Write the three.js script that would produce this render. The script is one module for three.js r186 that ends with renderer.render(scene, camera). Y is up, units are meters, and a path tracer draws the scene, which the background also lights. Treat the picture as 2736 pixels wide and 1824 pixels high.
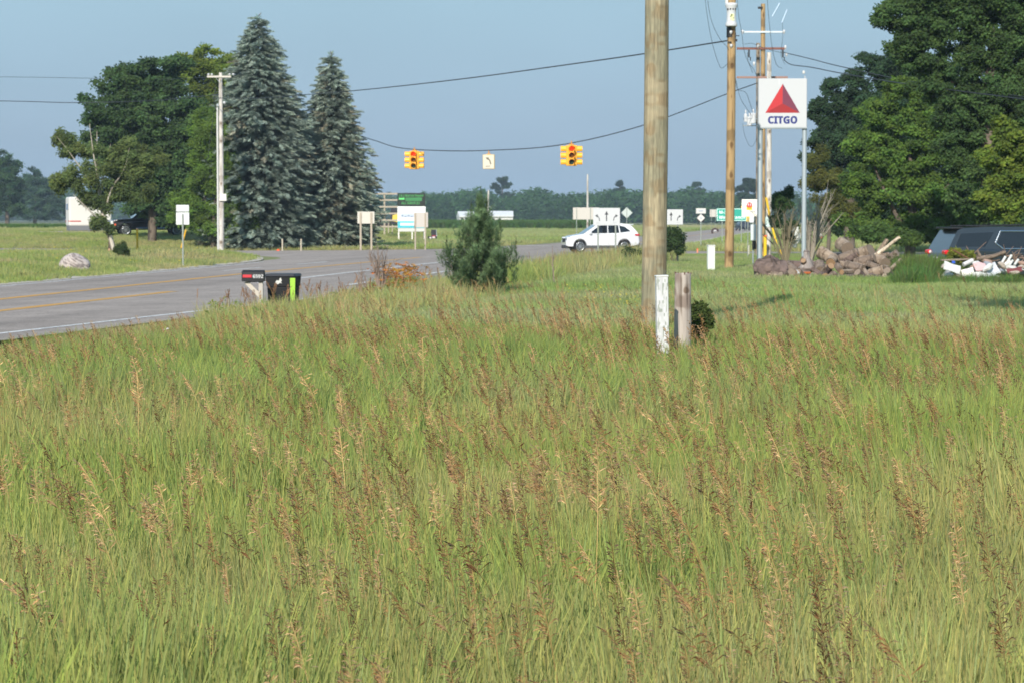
import * as THREE from 'three';
import { mergeGeometries } from 'three/addons/utils/BufferGeometryUtils.js';
import { RoundedBoxGeometry } from 'three/addons/geometries/RoundedBoxGeometry.js';

// ---------------------------------------------------------------- camera, sky, sun, exposure
const F = 6500, CX = 1368, CY = 912, HORIZON = 585, EYE = 2.1;      // a long lens, level with a person standing in the field
const PITCH = Math.atan((CY - HORIZON) / F);
const scene = new THREE.Scene();
const camera = new THREE.PerspectiveCamera(2 * Math.atan(CY / F) * 180 / Math.PI, 1024 / 682, 0.5, 12000);
camera.position.set(0, EYE, 0);
camera.rotation.x = -PITCH;
camera.focus = 11;
camera.userData.fStop = 13;

const SUN_AZ = -18 * Math.PI / 180, SUN_EL = 40 * Math.PI / 180;       // behind the camera, a little to its left
const sunDir = new THREE.Vector3(Math.sin(SUN_AZ) * Math.cos(SUN_EL), Math.sin(SUN_EL), Math.cos(SUN_AZ) * Math.cos(SUN_EL));
{
  const hz = (x, y) => { const q = (i, j) => { const v = Math.sin(i * 127.1 + j * 311.7) * 43758.5453; return v - Math.floor(v); }, xi = Math.floor(x), yi = Math.floor(y), fx = x - xi, fy = y - yi, u = fx * fx * (3 - 2 * fx), v = fy * fy * (3 - 2 * fy); return (q(xi, yi) * (1 - u) + q(xi + 1, yi) * u) * (1 - v) + (q(xi, yi + 1) * (1 - u) + q(xi + 1, yi + 1) * u) * v; };
  const w = 2048, h = 1024, d = new Float32Array(w * h * 4);
  const lin = c => c.map(v => Math.pow(v / 255, 2.2) / 1.2);
  const stops = [[0, lin([149, 174, 197])], [2, lin([160, 185, 206])], [5, lin([166, 199, 218])], [14, lin([160, 197, 222])], [40, lin([122, 170, 214])], [90, lin([86, 138, 196])]];
  for (let j = 0; j < h; j++) {
    const el = (j + 0.5) / h * 180 - 90;
    const e = Math.max(0, el);
    let k = 0; while (k < stops.length - 2 && e > stops[k + 1][0]) k++;
    const t = Math.min(1, (e - stops[k][0]) / (stops[k + 1][0] - stops[k][0]));
    for (let i = 0; i < w; i++) {
      const az = ((i + 0.5) / w - 0.5) * 2 * Math.PI, er = el * Math.PI / 180;
      const x = Math.cos(er) * Math.cos(az), y = Math.sin(er), z = Math.cos(er) * Math.sin(az);
      const mu = Math.max(0, x * sunDir.x + y * sunDir.y + z * sunDir.z);
      const glow = 0.22 * Math.pow(mu, 6) + 0.5 * Math.pow(mu, 40);
      const thin = 1 + 0.05 * (hz(az * 9, el * 0.55 + az * 2) - 0.5) + 0.035 * (hz(az * 30, el * 1.6 + az * 9) - 0.5);
      for (let c = 0; c < 3; c++) d[(j * w + i) * 4 + c] = thin * stops[k][1][c] * (1 - t) + thin * stops[k + 1][1][c] * t + glow * [1, 0.97, 0.9][c];
      d[(j * w + i) * 4 + 3] = 1;
    }
  }
  const sky = new THREE.DataTexture(d, w, h, THREE.RGBAFormat, THREE.FloatType);
  sky.mapping = THREE.EquirectangularReflectionMapping; sky.magFilter = THREE.LinearFilter; sky.needsUpdate = true;
  scene.background = sky; scene.environment = sky;
}
const sun = new THREE.DirectionalLight(new THREE.Color(1, 0.93, 0.83), 4.7);
sun.position.copy(sunDir).multiplyScalar(200); sun.target.position.set(0, 0, -60); scene.add(sun, sun.target);
sun.castShadow = true; sun.shadow.mapSize.set(4096, 4096);
Object.assign(sun.shadow.camera, { left: -120, right: 120, top: 120, bottom: -120, near: 1, far: 600 });
const renderer = new THREE.WebGLRenderer({ antialias: true });
renderer.setSize(1024, 682); renderer.toneMapping = THREE.LinearToneMapping; renderer.toneMappingExposure = 1.2;
renderer.shadowMap.enabled = true;
scene.fog = new THREE.FogExp2(new THREE.Color(0.66, 0.82, 1.0), 0.0002);

// ---------------------------------------------------------------- small tools
let seed = 7;
function rnd() { seed = (seed + 0x6D2B79F5) | 0; let t = Math.imul(seed ^ (seed >>> 15), 1 | seed); t = (t + Math.imul(t ^ (t >>> 7), 61 | t)) ^ t; return ((t ^ (t >>> 14)) >>> 0) / 4294967296; }
const rr = (a, b) => a + (b - a) * rnd();
const gauss = () => (rnd() + rnd() + rnd() - 1.5) / 1.5;
const V = (x, y, z) => new THREE.Vector3(x, y, z);
const lerp = (a, b, t) => a + (b - a) * t;
const ss = (a, b, x) => { const t = Math.min(1, Math.max(0, (x - a) / (b - a))); return t * t * (3 - 2 * t); };
const hash = (x, y) => { let n = Math.imul(x | 0, 374761393) + Math.imul(y | 0, 668265263); n = Math.imul(n ^ (n >>> 13), 1274126177); return ((n ^ (n >>> 16)) >>> 0) / 4294967296; };
function noise(x, y, per = 0) {
  const xi = Math.floor(x), yi = Math.floor(y), fx = x - xi, fy = y - yi, u = fx * fx * (3 - 2 * fx), v = fy * fy * (3 - 2 * fy);
  const w = per ? (a => ((a % per) + per) % per) : (a => a);
  return lerp(lerp(hash(w(xi), w(yi)), hash(w(xi + 1), w(yi)), u), lerp(hash(w(xi), w(yi + 1)), hash(w(xi + 1), w(yi + 1)), u), v);
}
const fbm = (x, y) => 0.5 * noise(x, y) + 0.3 * noise(x * 2.1 + 7, y * 2.1 + 3) + 0.2 * noise(x * 4.3 + 1, y * 4.3 + 9);
const piece = (pts, s) => { if (s <= pts[0][0]) return pts[0][1]; for (let i = 1; i < pts.length; i++) if (s <= pts[i][0]) return lerp(pts[i - 1][1], pts[i][1], (s - pts[i - 1][0]) / (pts[i][0] - pts[i - 1][0])); return pts[pts.length - 1][1]; };

// the main road runs away to the upper right of the view: s along it, p to its left
const RA = Math.atan(832 / F), DS = Math.sin(RA), DC = Math.cos(RA);
const toXZ = (s, p) => [s * DS - p * DC, s * DC + p * DS];              // X to the right, Z away from the eye
const toSP = (X, Z) => [X * DS + Z * DC, -X * DC + Z * DS];
const NEAR = [[-80, 14.3], [38, 14.3], [60, 12.6], [72, 12.0], [130, 11.6], [136, 10.6], [141, 5], [155, 5], [159, 10], [166, 11.8], [6000, 11.8]];
const FAR = [[-80, 25.4], [60, 25.4], [108, 27], [117, 27.6], [123, 28.6], [131, 32], [139, 42], [156, 42], [160, 32], [168, 26], [200, 23], [300, 21.2], [6000, 20.6]];
const CROSS0 = 141, CROSS1 = 155;
function height(s, p) {
  const [X, Z] = toXZ(s, p);
  let h = 0;
  const nearEdge = 12;
  // bank of the field on the near side
  h += piece([[-80, 0.52], [40, 0.52], [80, 0.40], [118, 0.14], [138, 0], [6000, 0]], s) * (1 - ss(5.5, 11.2, p));
  h -= 0.22 * ss(10, 15, X) * ss(55, 72, Z) * (1 - ss(110, 140, Z));
  // low mound at the corner on the far side
  h += 0.28 * ss(26.5, 33, p) * ss(55, 85, s) * (1 - ss(124, 137, s));
  // rising yard far left
  h += 1.02 * ss(38, 46, p) * ss(151, 189, Z) * (1 - ss(230, 330, Z));
  h += 0.05 * (fbm(X * 0.12, Z * 0.12) - 0.5) * (p > nearEdge && p < 28 ? 0 : 1) * (s > 139 && s < 157 ? 0 : 1);
  return h;
}
const hXZ = (X, Z) => height(...toSP(X, Z));
const onRoad = (s, p, m = 0) => (p > piece(NEAR, s) - m && p < piece(FAR, s) + m) || (s > CROSS0 - m && s < CROSS1 + m);
// a point seen at a source pixel, at horizontal distance Z
function at(px, py, Z) {
  const a = (px - CX) / F, b = (py - CY) / F, c = Math.cos(PITCH), s = Math.sin(PITCH);
  const dy = -s - b * c, t = Z / (c - b * s);
  return V(t * a, EYE + t * dy, -Z);
}
function ground(px, Z) { let y = 0; let X = 0; for (let k = 0; k < 4; k++) { X = (px - CX) / F * (Z * Math.cos(PITCH) + (EYE - y) * Math.sin(PITCH)); y = hXZ(X, Z); } return V(X, y, -Z); }
const M_ = (px, Z) => px * Z / F;                                        // source pixels to metres at that distance

const used = new Map();
function numbered(name) { const n = used.get(name) || 0; used.set(name, n + 1); return n ? `${name}_${String(n).padStart(3, '0')}` : name; }
function tag(o, label, category, group, kind) { o.userData.label = label; o.userData.category = category; if (group) o.userData.group = group; if (kind) o.userData.kind = kind; return o; }
function thing(name, label, category, pos = V(0, 0, 0), turn = 0, group) { const g = new THREE.Group(); g.name = numbered(name); g.position.copy(pos); g.rotation.y = turn; scene.add(g); return tag(g, label, category, group); }
function obj(name, geo, m, parent = scene) {
  const g = Array.isArray(geo) ? (geo.length > 1 ? mergeGeometries(geo.map(x => { const y = x.index ? x.toNonIndexed() : x; for (const k of Object.keys(y.attributes)) if (!['position', 'normal', 'uv'].includes(k)) y.deleteAttribute(k); return y; })) : geo[0]) : geo;
  const o = new THREE.Mesh(g, m); o.name = parent === scene ? numbered(name) : name; o.castShadow = o.receiveShadow = true; parent.add(o); return o;
}
function struct(name, geo, m, label, category) { const o = obj(name, geo, m); tag(o, label, category); o.userData.kind = 'structure'; return o; }
const box = (w, h, d, x = 0, y = 0, z = 0) => new THREE.BoxGeometry(w, h, d).translate(x, y, z);
const rbox = (w, h, d, r, x = 0, y = 0, z = 0) => new RoundedBoxGeometry(w, h, d, 2, r).translate(x, y, z);
const cyl = (r1, r0, h, x = 0, y = 0, z = 0, n = 12) => new THREE.CylinderGeometry(r1, r0, h, n).translate(x, y + h / 2, z);
function bar(a, b, r0, r1 = r0, n = 6) {
  const d = b.clone().sub(a), L = d.length(), g = new THREE.CylinderGeometry(r1, r0, L, n).translate(0, L / 2, 0);
  g.applyQuaternion(new THREE.Quaternion().setFromUnitVectors(V(0, 1, 0), d.normalize())); return g.translate(a.x, a.y, a.z);
}
const tube = (pts, r, n = 24, m = 5) => new THREE.TubeGeometry(new THREE.CatmullRomCurve3(pts), n, r, m);
function taper(pts, radii, m = 7) {   // a limb: points with a radius each
  const c = new THREE.CatmullRomCurve3(pts), n = (pts.length - 1) * 4, g = new THREE.TubeGeometry(c, n, 1, m), P = g.attributes.position, q = V(0, 0, 0);
  for (let i = 0; i <= n; i++) { const u = i / n, k = u * (radii.length - 1), a = Math.floor(Math.min(k, radii.length - 2)), r = lerp(radii[a], radii[a + 1], k - a); c.getPointAt(u, q); for (let j = 0; j <= m; j++) { const v = i * (m + 1) + j; P.setXYZ(v, q.x + (P.getX(v) - q.x) * r, q.y + (P.getY(v) - q.y) * r, q.z + (P.getZ(v) - q.z) * r); } }
  return g;
}
// materials
const mat = (hex, rough = 0.7, metal = 0, more = {}) => new THREE.MeshStandardMaterial({ color: hex, roughness: rough, metalness: metal, ...more });
const leafMat = (through = 0.4) => new THREE.MeshPhysicalMaterial({ color: 0xffffff, roughness: 1, specularIntensity: 0.25, transmission: through, thickness: 0, side: THREE.DoubleSide, vertexColors: true });
function texture(w, h, f, srgb = true) {
  const d = new Uint8Array(w * h * 4);
  for (let j = 0; j < h; j++) for (let i = 0; i < w; i++) { const c = f(i / w, j / h); const k = (j * w + i) * 4; d[k] = Math.max(0, Math.min(255, c[0])); d[k + 1] = Math.max(0, Math.min(255, c[1])); d[k + 2] = Math.max(0, Math.min(255, c[2])); d[k + 3] = 255; }
  const t = new THREE.DataTexture(d, w, h); t.wrapS = THREE.RepeatWrapping; t.wrapT = THREE.MirroredRepeatWrapping; t.magFilter = THREE.LinearFilter; t.minFilter = THREE.LinearMipmapLinearFilter; t.generateMipmaps = true; if (srgb) t.colorSpace = THREE.SRGBColorSpace; t.needsUpdate = true; return t;
}
const mixc = (a, b, t) => [lerp(a[0], b[0], t), lerp(a[1], b[1], t), lerp(a[2], b[2], t)];
function woodTex(a, b, c, sx = 40, sy = 4) {   // long streaks along v, a few darker patches
  return texture(256, 512, (u, v) => {
    const st = 0.6 * noise(u * sx, v * sy, sx) + 0.4 * noise(u * sx * 2, v * sy * 3, sx * 2), pt = noise(u * 6 + 3, v * 9, 6) * 0.6 + noise(u * 12, v * 20 + 5, 12) * 0.4;
    let k = mixc(a, b, Math.min(1, st * 1.1)); k = mixc(k, c, ss(0.46, 0.74, pt) * 0.8);
    const crack = ss(0.74, 0.86, noise(u * sx * 2, v * sy * 0.8 + 20, sx * 2)), kd = noise(u * 5 + 2, v * 7 + 40, 5), knot = ss(0.9, 0.96, kd); k = mixc(k, [k[0] * 0.62, k[1] * 0.55, k[2] * 0.48], knot * 0.8); return mixc(k, [k[0] * 0.5, k[1] * 0.46, k[2] * 0.42], crack * 0.55);
  });
}
function canvasFace(w, h, draw) { const c = document.createElement('canvas'); c.width = w; c.height = h; const x = c.getContext('2d'); draw(x, w, h); const t = new THREE.CanvasTexture(c); t.colorSpace = THREE.SRGBColorSpace; return new THREE.MeshStandardMaterial({ map: t, roughness: 0.55 }); }

// ---------------------------------------------------------------- ground, roads, markings
function sheet(ss_, ps_, y, uvScale = 1, colorAt) {
  const pos = [], uv = [], col = [], idx = [];
  for (const s of ss_) for (const p0 of ps_) { const p = typeof p0 === 'function' ? p0(s) : p0, [X, Z] = toXZ(s, p); pos.push(X, y(s, p), -Z); uv.push(X * uvScale, Z * uvScale); if (colorAt) col.push(...colorAt(s, p)); }
  const n = ps_.length;
  for (let i = 0; i < ss_.length - 1; i++) for (let j = 0; j < n - 1; j++) { const a = i * n + j; idx.push(a, a + n, a + 1, a + 1, a + n, a + n + 1); }
  const g = new THREE.BufferGeometry(); g.setAttribute('position', new THREE.Float32BufferAttribute(pos, 3)); g.setAttribute('uv', new THREE.Float32BufferAttribute(uv, 2)); if (colorAt) g.setAttribute('color', new THREE.Float32BufferAttribute(col, 3)); g.setIndex(idx.reverse()); g.computeVertexNormals(); return g;
}
const range = (a, b, n) => Array.from({ length: n + 1 }, (_, i) => a + (b - a) * i / n);
const turfTex = texture(512, 512, (u, v) => { const a = noise(u * 24, v * 24, 24), b = noise(u * 90, v * 90, 90), c = noise(u * 6, v * 6, 6); return mixc(mixc([96, 108, 52], [134, 136, 78], a), mixc([86, 92, 48], [150, 146, 92], b), 0.35 + 0.3 * c); });
{
  const S = [...range(-40, 0, 10), ...range(2, 60, 29), ...range(62, 136, 37), ...range(137, 160, 23), ...range(163, 250, 29), ...range(260, 500, 24), ...range(540, 1200, 16), ...range(1400, 7000, 14)];
  const P = [...range(-3000, -400, 6), ...range(-300, -60, 8), ...range(-50, -20, 10), ...range(-18, 10, 28), ...range(11, 30, 19), ...range(32, 60, 20), ...range(65, 120, 11), ...range(140, 400, 8), ...range(600, 3600, 6)];
  const g = sheet(S, P, (s, p) => height(s, p) - (onRoad(s, p, 0.15) ? 0.06 : 0), 0.25, (s, p) => { const [X, Z] = toXZ(s, p), n = fbm(X * 0.07, Z * 0.07), q = fbm(X * 0.02 + 9, Z * 0.02); return [0.8 + 0.35 * n, 0.82 + 0.3 * q, 0.75 + 0.4 * n]; });
  struct('ground', g, new THREE.MeshStandardMaterial({ map: turfTex, roughness: 1, vertexColors: true, side: THREE.DoubleSide }), 'broad gently sloping grassy ground on both sides of the highway', 'ground');
}
const asphaltTex = texture(512, 512, (u, v) => { const f = noise(u * 220, v * 220, 220), m = noise(u * 40, v * 40, 40), c = noise(u * 5, v * 5, 5), k = 152 + (f - 0.5) * 46 + (m - 0.5) * 16 + (c - 0.5) * 14; return [k * 1.0, k * 0.935, k * 0.88]; });
const asphalt = new THREE.MeshPhysicalMaterial({ map: asphaltTex, roughness: 1, specularIntensity: 0.2, side: THREE.DoubleSide });
const stepped = (a, b, d) => range(a, b, Math.ceil((b - a) / d));
{
  const S = [...stepped(-80, 30, 5), ...stepped(31, 134, 1), ...stepped(135, 170, 1), ...stepped(175, 320, 5), ...stepped(340, 6000, 200)];
  const w = Array.from({ length: 57 }, (_, k) => s => lerp(piece(NEAR, s), piece(FAR, s), k / 56));
  const wear = (s, p) => { let v = 0.92 + 0.16 * noise(s * 0.05 + 3, p * 1.1) + 0.12 * (noise(s * 0.5, p * 2.4) - 0.5); for (const q of [14.6, 16.4, 17.9, 19.6, 20.6, 22.6, 24.4]) v -= 0.10 * Math.exp(-((p - q) ** 2) / 0.12) * (0.5 + 0.8 * noise(s * 0.12, q)); const patch = noise(s * 0.07 + 40, p * 0.25); if (patch > 0.72) v -= 0.07; return [v, v * 0.995, v * 0.99]; };
  const g = sheet(S, w, (s, p) => Math.max(0, height(s, p) * (s > 138 && s < 157 ? 0 : 0)) + 0.004, 0.35, wear);
  struct('main_road', g, Object.assign(asphalt.clone(), { vertexColors: true }), 'worn grey asphalt highway running across to the intersection', 'road');
  const c = sheet(range(CROSS0, CROSS1, 6), [...stepped(-260, 4, 8), ...range(5, 42, 8), ...stepped(45, 260, 8)], (s, p) => height(s, p) + 0.0, 0.35);
  struct('cross_road', c, asphalt, 'grey asphalt side road crossing the highway at the signals', 'road');
}
// gravel edges, drives
const gravelTex = texture(256, 256, (u, v) => { const f = noise(u * 120, v * 120, 120), m = noise(u * 12, v * 12, 12), k = 178 + (f - 0.5) * 60 + (m - 0.5) * 30; return [k, k * 0.95, k * 0.87]; });
const gravel = new THREE.MeshStandardMaterial({ map: gravelTex, roughness: 0.95, side: THREE.DoubleSide });
struct('gravel_shoulder', sheet(stepped(160, 620, 6), [s => piece(NEAR, s) - 1.5 - 0.3 * noise(s * 0.1, 3), s => piece(NEAR, s) + 0.05], (s, p) => height(s, p) + 0.012, 0.6), gravel, 'pale gravel shoulder along the highway beyond the intersection', 'shoulder');
struct('gravel_shoulder', sheet(stepped(40, 124, 3), [s => piece(FAR, s) - 0.05, s => piece(FAR, s) + 0.5 + 0.5 * noise(s * 0.2, 8)], (s, p) => height(s, p) + 0.012, 0.6), gravel, 'thin pale gravel edge of the highway beside the boulder', 'shoulder');
struct('gravel_drive', sheet(stepped(183, 201, 3), stepped(57, 130, 5), (s, p) => height(s, p) + 0.02, 0.4), gravel, 'pale gravel drive leading to the parked white camper', 'drive');
{
  const pts = [ground(1136, 222), ground(1215, 205), ground(1300, 196), ground(1400, 190), ground(1480, 186)], c = new THREE.CatmullRomCurve3(pts), pos = [], uv = [], idx = [];
  for (let i = 0; i <= 30; i++) { const q = c.getPoint(i / 30), t = c.getTangent(i / 30), w = 0.9; for (const k of [-w, w]) { const X = q.x - t.z * k, Z = -(q.z + t.x * k); pos.push(X, hXZ(X, Z) + 0.02, -Z); uv.push(X * 0.4, Z * 0.4); } if (i < 30) { const a = i * 2; idx.push(a, a + 2, a + 1, a + 1, a + 2, a + 3); } }
  const g = new THREE.BufferGeometry(); g.setAttribute('position', new THREE.Float32BufferAttribute(pos, 3)); g.setAttribute('uv', new THREE.Float32BufferAttribute(uv, 2)); g.setIndex(idx); g.computeVertexNormals();
  struct('footpath', g, gravel, 'narrow pale path across the grass below the billboards', 'path');
}
const paintTex = (r, g, b, a0, a1, a2) => texture(256, 256, (u, v) => { const k = 0.6 * noise(u * 60, v * 60, 60) + 0.4 * noise(u * 9, v * 9, 9); return mixc([r, g, b], [a0, a1, a2], ss(0.42, 0.8, k)); });
const whitePaint = new THREE.MeshStandardMaterial({ map: paintTex(214, 212, 208, 160, 157, 152), roughness: 0.75, side: THREE.DoubleSide });
const yellowPaint = new THREE.MeshStandardMaterial({ map: paintTex(196, 142, 52, 166, 138, 96), roughness: 0.75, side: THREE.DoubleSide });
function line(p, w, s0, s1, m, label) { const f = typeof p === 'function' ? p : () => p; struct('road_marking', sheet(stepped(s0, s1, 2), [s => f(s) - w / 2, s => f(s) + w / 2], () => 0.009, 0.5), m, label, 'road marking'); }
line(s => piece(NEAR, s) + 1.05, 0.16, -60, 74, whitePaint, 'white edge line nearest the grass field');
line(18.65, 0.36, -60, 68.5, yellowPaint, 'solid yellow line ending behind the mailbox');
line(s => piece([[-60, 21.05], [60, 21.3], [90, 22], [130, 21.8]], s), 0.34, -60, 131, yellowPaint, 'long solid yellow centre line reaching the intersection');
line(18.4, 0.2, 78, 131, whitePaint, 'white turn lane line running up to the intersection');
line(15.0, 0.2, 76, 116, whitePaint, 'white lane line behind the orange flowers');
line(s => piece(FAR, s) - 0.45, 0.14, -60, 116, whitePaint, 'white edge line on the far side by the boulder');
for (let k = 0; k < 2; k++) line(24.1 + k * 0.001, 0.16, 96 + k * 14, 103 + k * 14, whitePaint, k ? 'short white dash nearer the intersection on the far lane' : 'short white dash on the far lane by the grass corner');
struct('road_marking', sheet([120, 120.55], range(12.4, 18.1, 4), () => 0.0095, 0.5), whitePaint, 'white stop line across the near lanes before the signals', 'road marking');
line(16.2, 0.2, 165, 500, yellowPaint, 'faint yellow centre line on the highway beyond the intersection');

// ---------------------------------------------------------------- grass and other plants
const toGeo = (pos, col, idx) => { const g = new THREE.BufferGeometry(); g.setAttribute('position', new THREE.Float32BufferAttribute(pos, 3)); if (col) g.setAttribute('color', new THREE.Float32BufferAttribute(col, 3)); g.setIndex(idx); g.computeVertexNormals(); return g; };
function blade(B, x, z, h, w, az, bend, c, face = rnd() * 6.283) {
  const i0 = B.pos.length / 3, ux = Math.cos(face), uz = Math.sin(face), bx = Math.cos(az) * bend * h, bz = Math.sin(az) * bend * h, n = 3;
  for (let k = 0; k <= n; k++) { const t = k / n, ww = w * (k === n ? 0.08 : 1 - 0.55 * t * t) * 0.5, cx = x + bx * t * t, cz = z + bz * t * t, y = h * t * (1 - 0.28 * bend * t); for (const e of [-1, 1]) { B.pos.push(cx + ux * ww * e, y, cz + uz * ww * e); B.col.push(...c); } }
  for (let k = 0; k < n; k++) { const a = i0 + k * 2; B.idx.push(a, a + 1, a + 2, a + 1, a + 3, a + 2); }
}
const newB = () => ({ pos: [], col: [], idx: [] });
const greens = () => { const v = rr(0.72, 1.28), y = rnd(); return y < 0.08 ? [1.25 * v, 1.05 * v, 0.95 * v] : [v * rr(0.82, 1.15), v, v * rr(0.75, 1.1)]; };
function tuft(n, rad, h0, h1, w0, w1, lean) {
  const B = newB();
  for (let i = 0; i < n; i++) { const a = rnd() * 6.283, r = rad * Math.sqrt(rnd()); blade(B, Math.cos(a) * r, Math.sin(a) * r, rr(h0, h1), rr(w0, w1), a + gauss() * 1.2, rr(0.05, lean), greens()); }
  return toGeo(B.pos, B.col, B.idx);
}
// brome seed head on its stalk: spikelets droop to one side
function seedStalk(h, headLen, count, droop, open, w = 1) {
  const B = newB(), tipLean = droop;
  const path = t => [-tipLean * t * t * t * h * 0.35, h * t * (1 - 0.1 * droop * t * t), 0];
  const green = [0.62, 0.62, 0.24], tan = [1, 0.8, 0.56];
  for (let k = 0; k < 8; k++) {          // stalk as thin crossed strips
    const a = path(k / 8), b = path((k + 1) / 8), i0 = B.pos.length / 3, r = 0.0012 * w, c = mixc(green, tan, k / 8);
    B.pos.push(a[0] - r, a[1], 0, a[0] + r, a[1], 0, b[0] - r, b[1], 0, b[0] + r, b[1], 0, a[0], a[1], -r, a[0], a[1], r, b[0], b[1], -r, b[0], b[1], r);
    for (let q = 0; q < 8; q++) B.col.push(...c);
    B.idx.push(i0, i0 + 1, i0 + 2, i0 + 1, i0 + 3, i0 + 2, i0 + 4, i0 + 5, i0 + 6, i0 + 5, i0 + 7, i0 + 6);
  }
  for (let k = 0; k < count; k++) {      // spikelets: slim flattened lozenges
    const t0 = 1 - headLen / h * (1 - Math.pow(k / count, 1.1)), [x, y, z] = path(Math.min(1, t0)), az = gauss() * 1.3 + Math.PI * (rnd() < 0.25 ? 0 : 1);
    const out = open * rr(0.012, 0.05) * (1 - 0.55 * k / count), L = rr(0.016, 0.03), el = rr(-0.7, 0.9) - 0.4 * droop;
    const sx = x + Math.cos(az) * out, sy = y + out * rr(0.2, 1.0), sz = z + Math.sin(az) * out;
    const d = [Math.cos(az) * Math.cos(el), Math.sin(el) + 0.35, Math.sin(az) * Math.cos(el)], nr = Math.hypot(...d), dd = d.map(q => q / nr * L);
    const wd = rr(0.002, 0.0038) * w, sxv = [-Math.sin(az) * wd, 0, Math.cos(az) * wd], i0 = B.pos.length / 3, v = rr(0.6, 1.25), c = rnd() < 0.4 ? [0.72 * v, 0.48 * v, 0.30 * v] : [1.0 * v, 0.78 * v, 0.55 * v];
    B.pos.push(sx, sy, sz, sx + dd[0] * 0.45 + sxv[0], sy + dd[1] * 0.45, sz + dd[2] * 0.45 + sxv[2], sx + dd[0] * 0.45 - sxv[0], sy + dd[1] * 0.45, sz + dd[2] * 0.45 - sxv[2], sx + dd[0], sy + dd[1], sz + dd[2], sx + dd[0] * 0.45, sy + dd[1] * 0.45 + wd * 1.2, sz + dd[2] * 0.45, x, y - 0.002, z);
    for (let q = 0; q < 6; q++) B.col.push(...c);
    B.idx.push(i0, i0 + 1, i0 + 4, i0, i0 + 4, i0 + 2, i0 + 1, i0 + 3, i0 + 4, i0 + 4, i0 + 3, i0 + 2, i0, i0 + 1, i0 + 2, i0 + 1, i0 + 3, i0 + 2, i0 + 5, i0, i0 + 4);
  }
  return toGeo(B.pos, B.col, B.idx);
}
const dummy = new THREE.Object3D(), tint = new THREE.Color();
function scatter(name, geos, m, spots, parent = scene) {   // spots: [x,y,z,scale,turn,[r,g,b],tiltx,tiltz,scaleY]
  const made = [];
  geos.forEach((g, k) => {
    const mine = spots.filter((_, i) => i % geos.length === k); if (!mine.length) return;
    const im = new THREE.InstancedMesh(g, m, mine.length); im.name = parent === scene ? numbered(name) : name; im.castShadow = im.receiveShadow = true; im.userData.kind = 'stuff';
    mine.forEach((q, i) => { dummy.position.set(q[0], q[1], q[2]); dummy.rotation.set(q[6] || 0, q[4], q[7] || 0); dummy.scale.set(q[3], q[3] * (q[8] || 1), q[3]); dummy.updateMatrix(); im.setMatrixAt(i, dummy.matrix); im.setColorAt(i, tint.setRGB(...q[5])); });
    parent.add(im); made.push(im);
  });
  return made;
}
const grassMat = leafMat(0.5), seedMat = leafMat(0.25);
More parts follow.
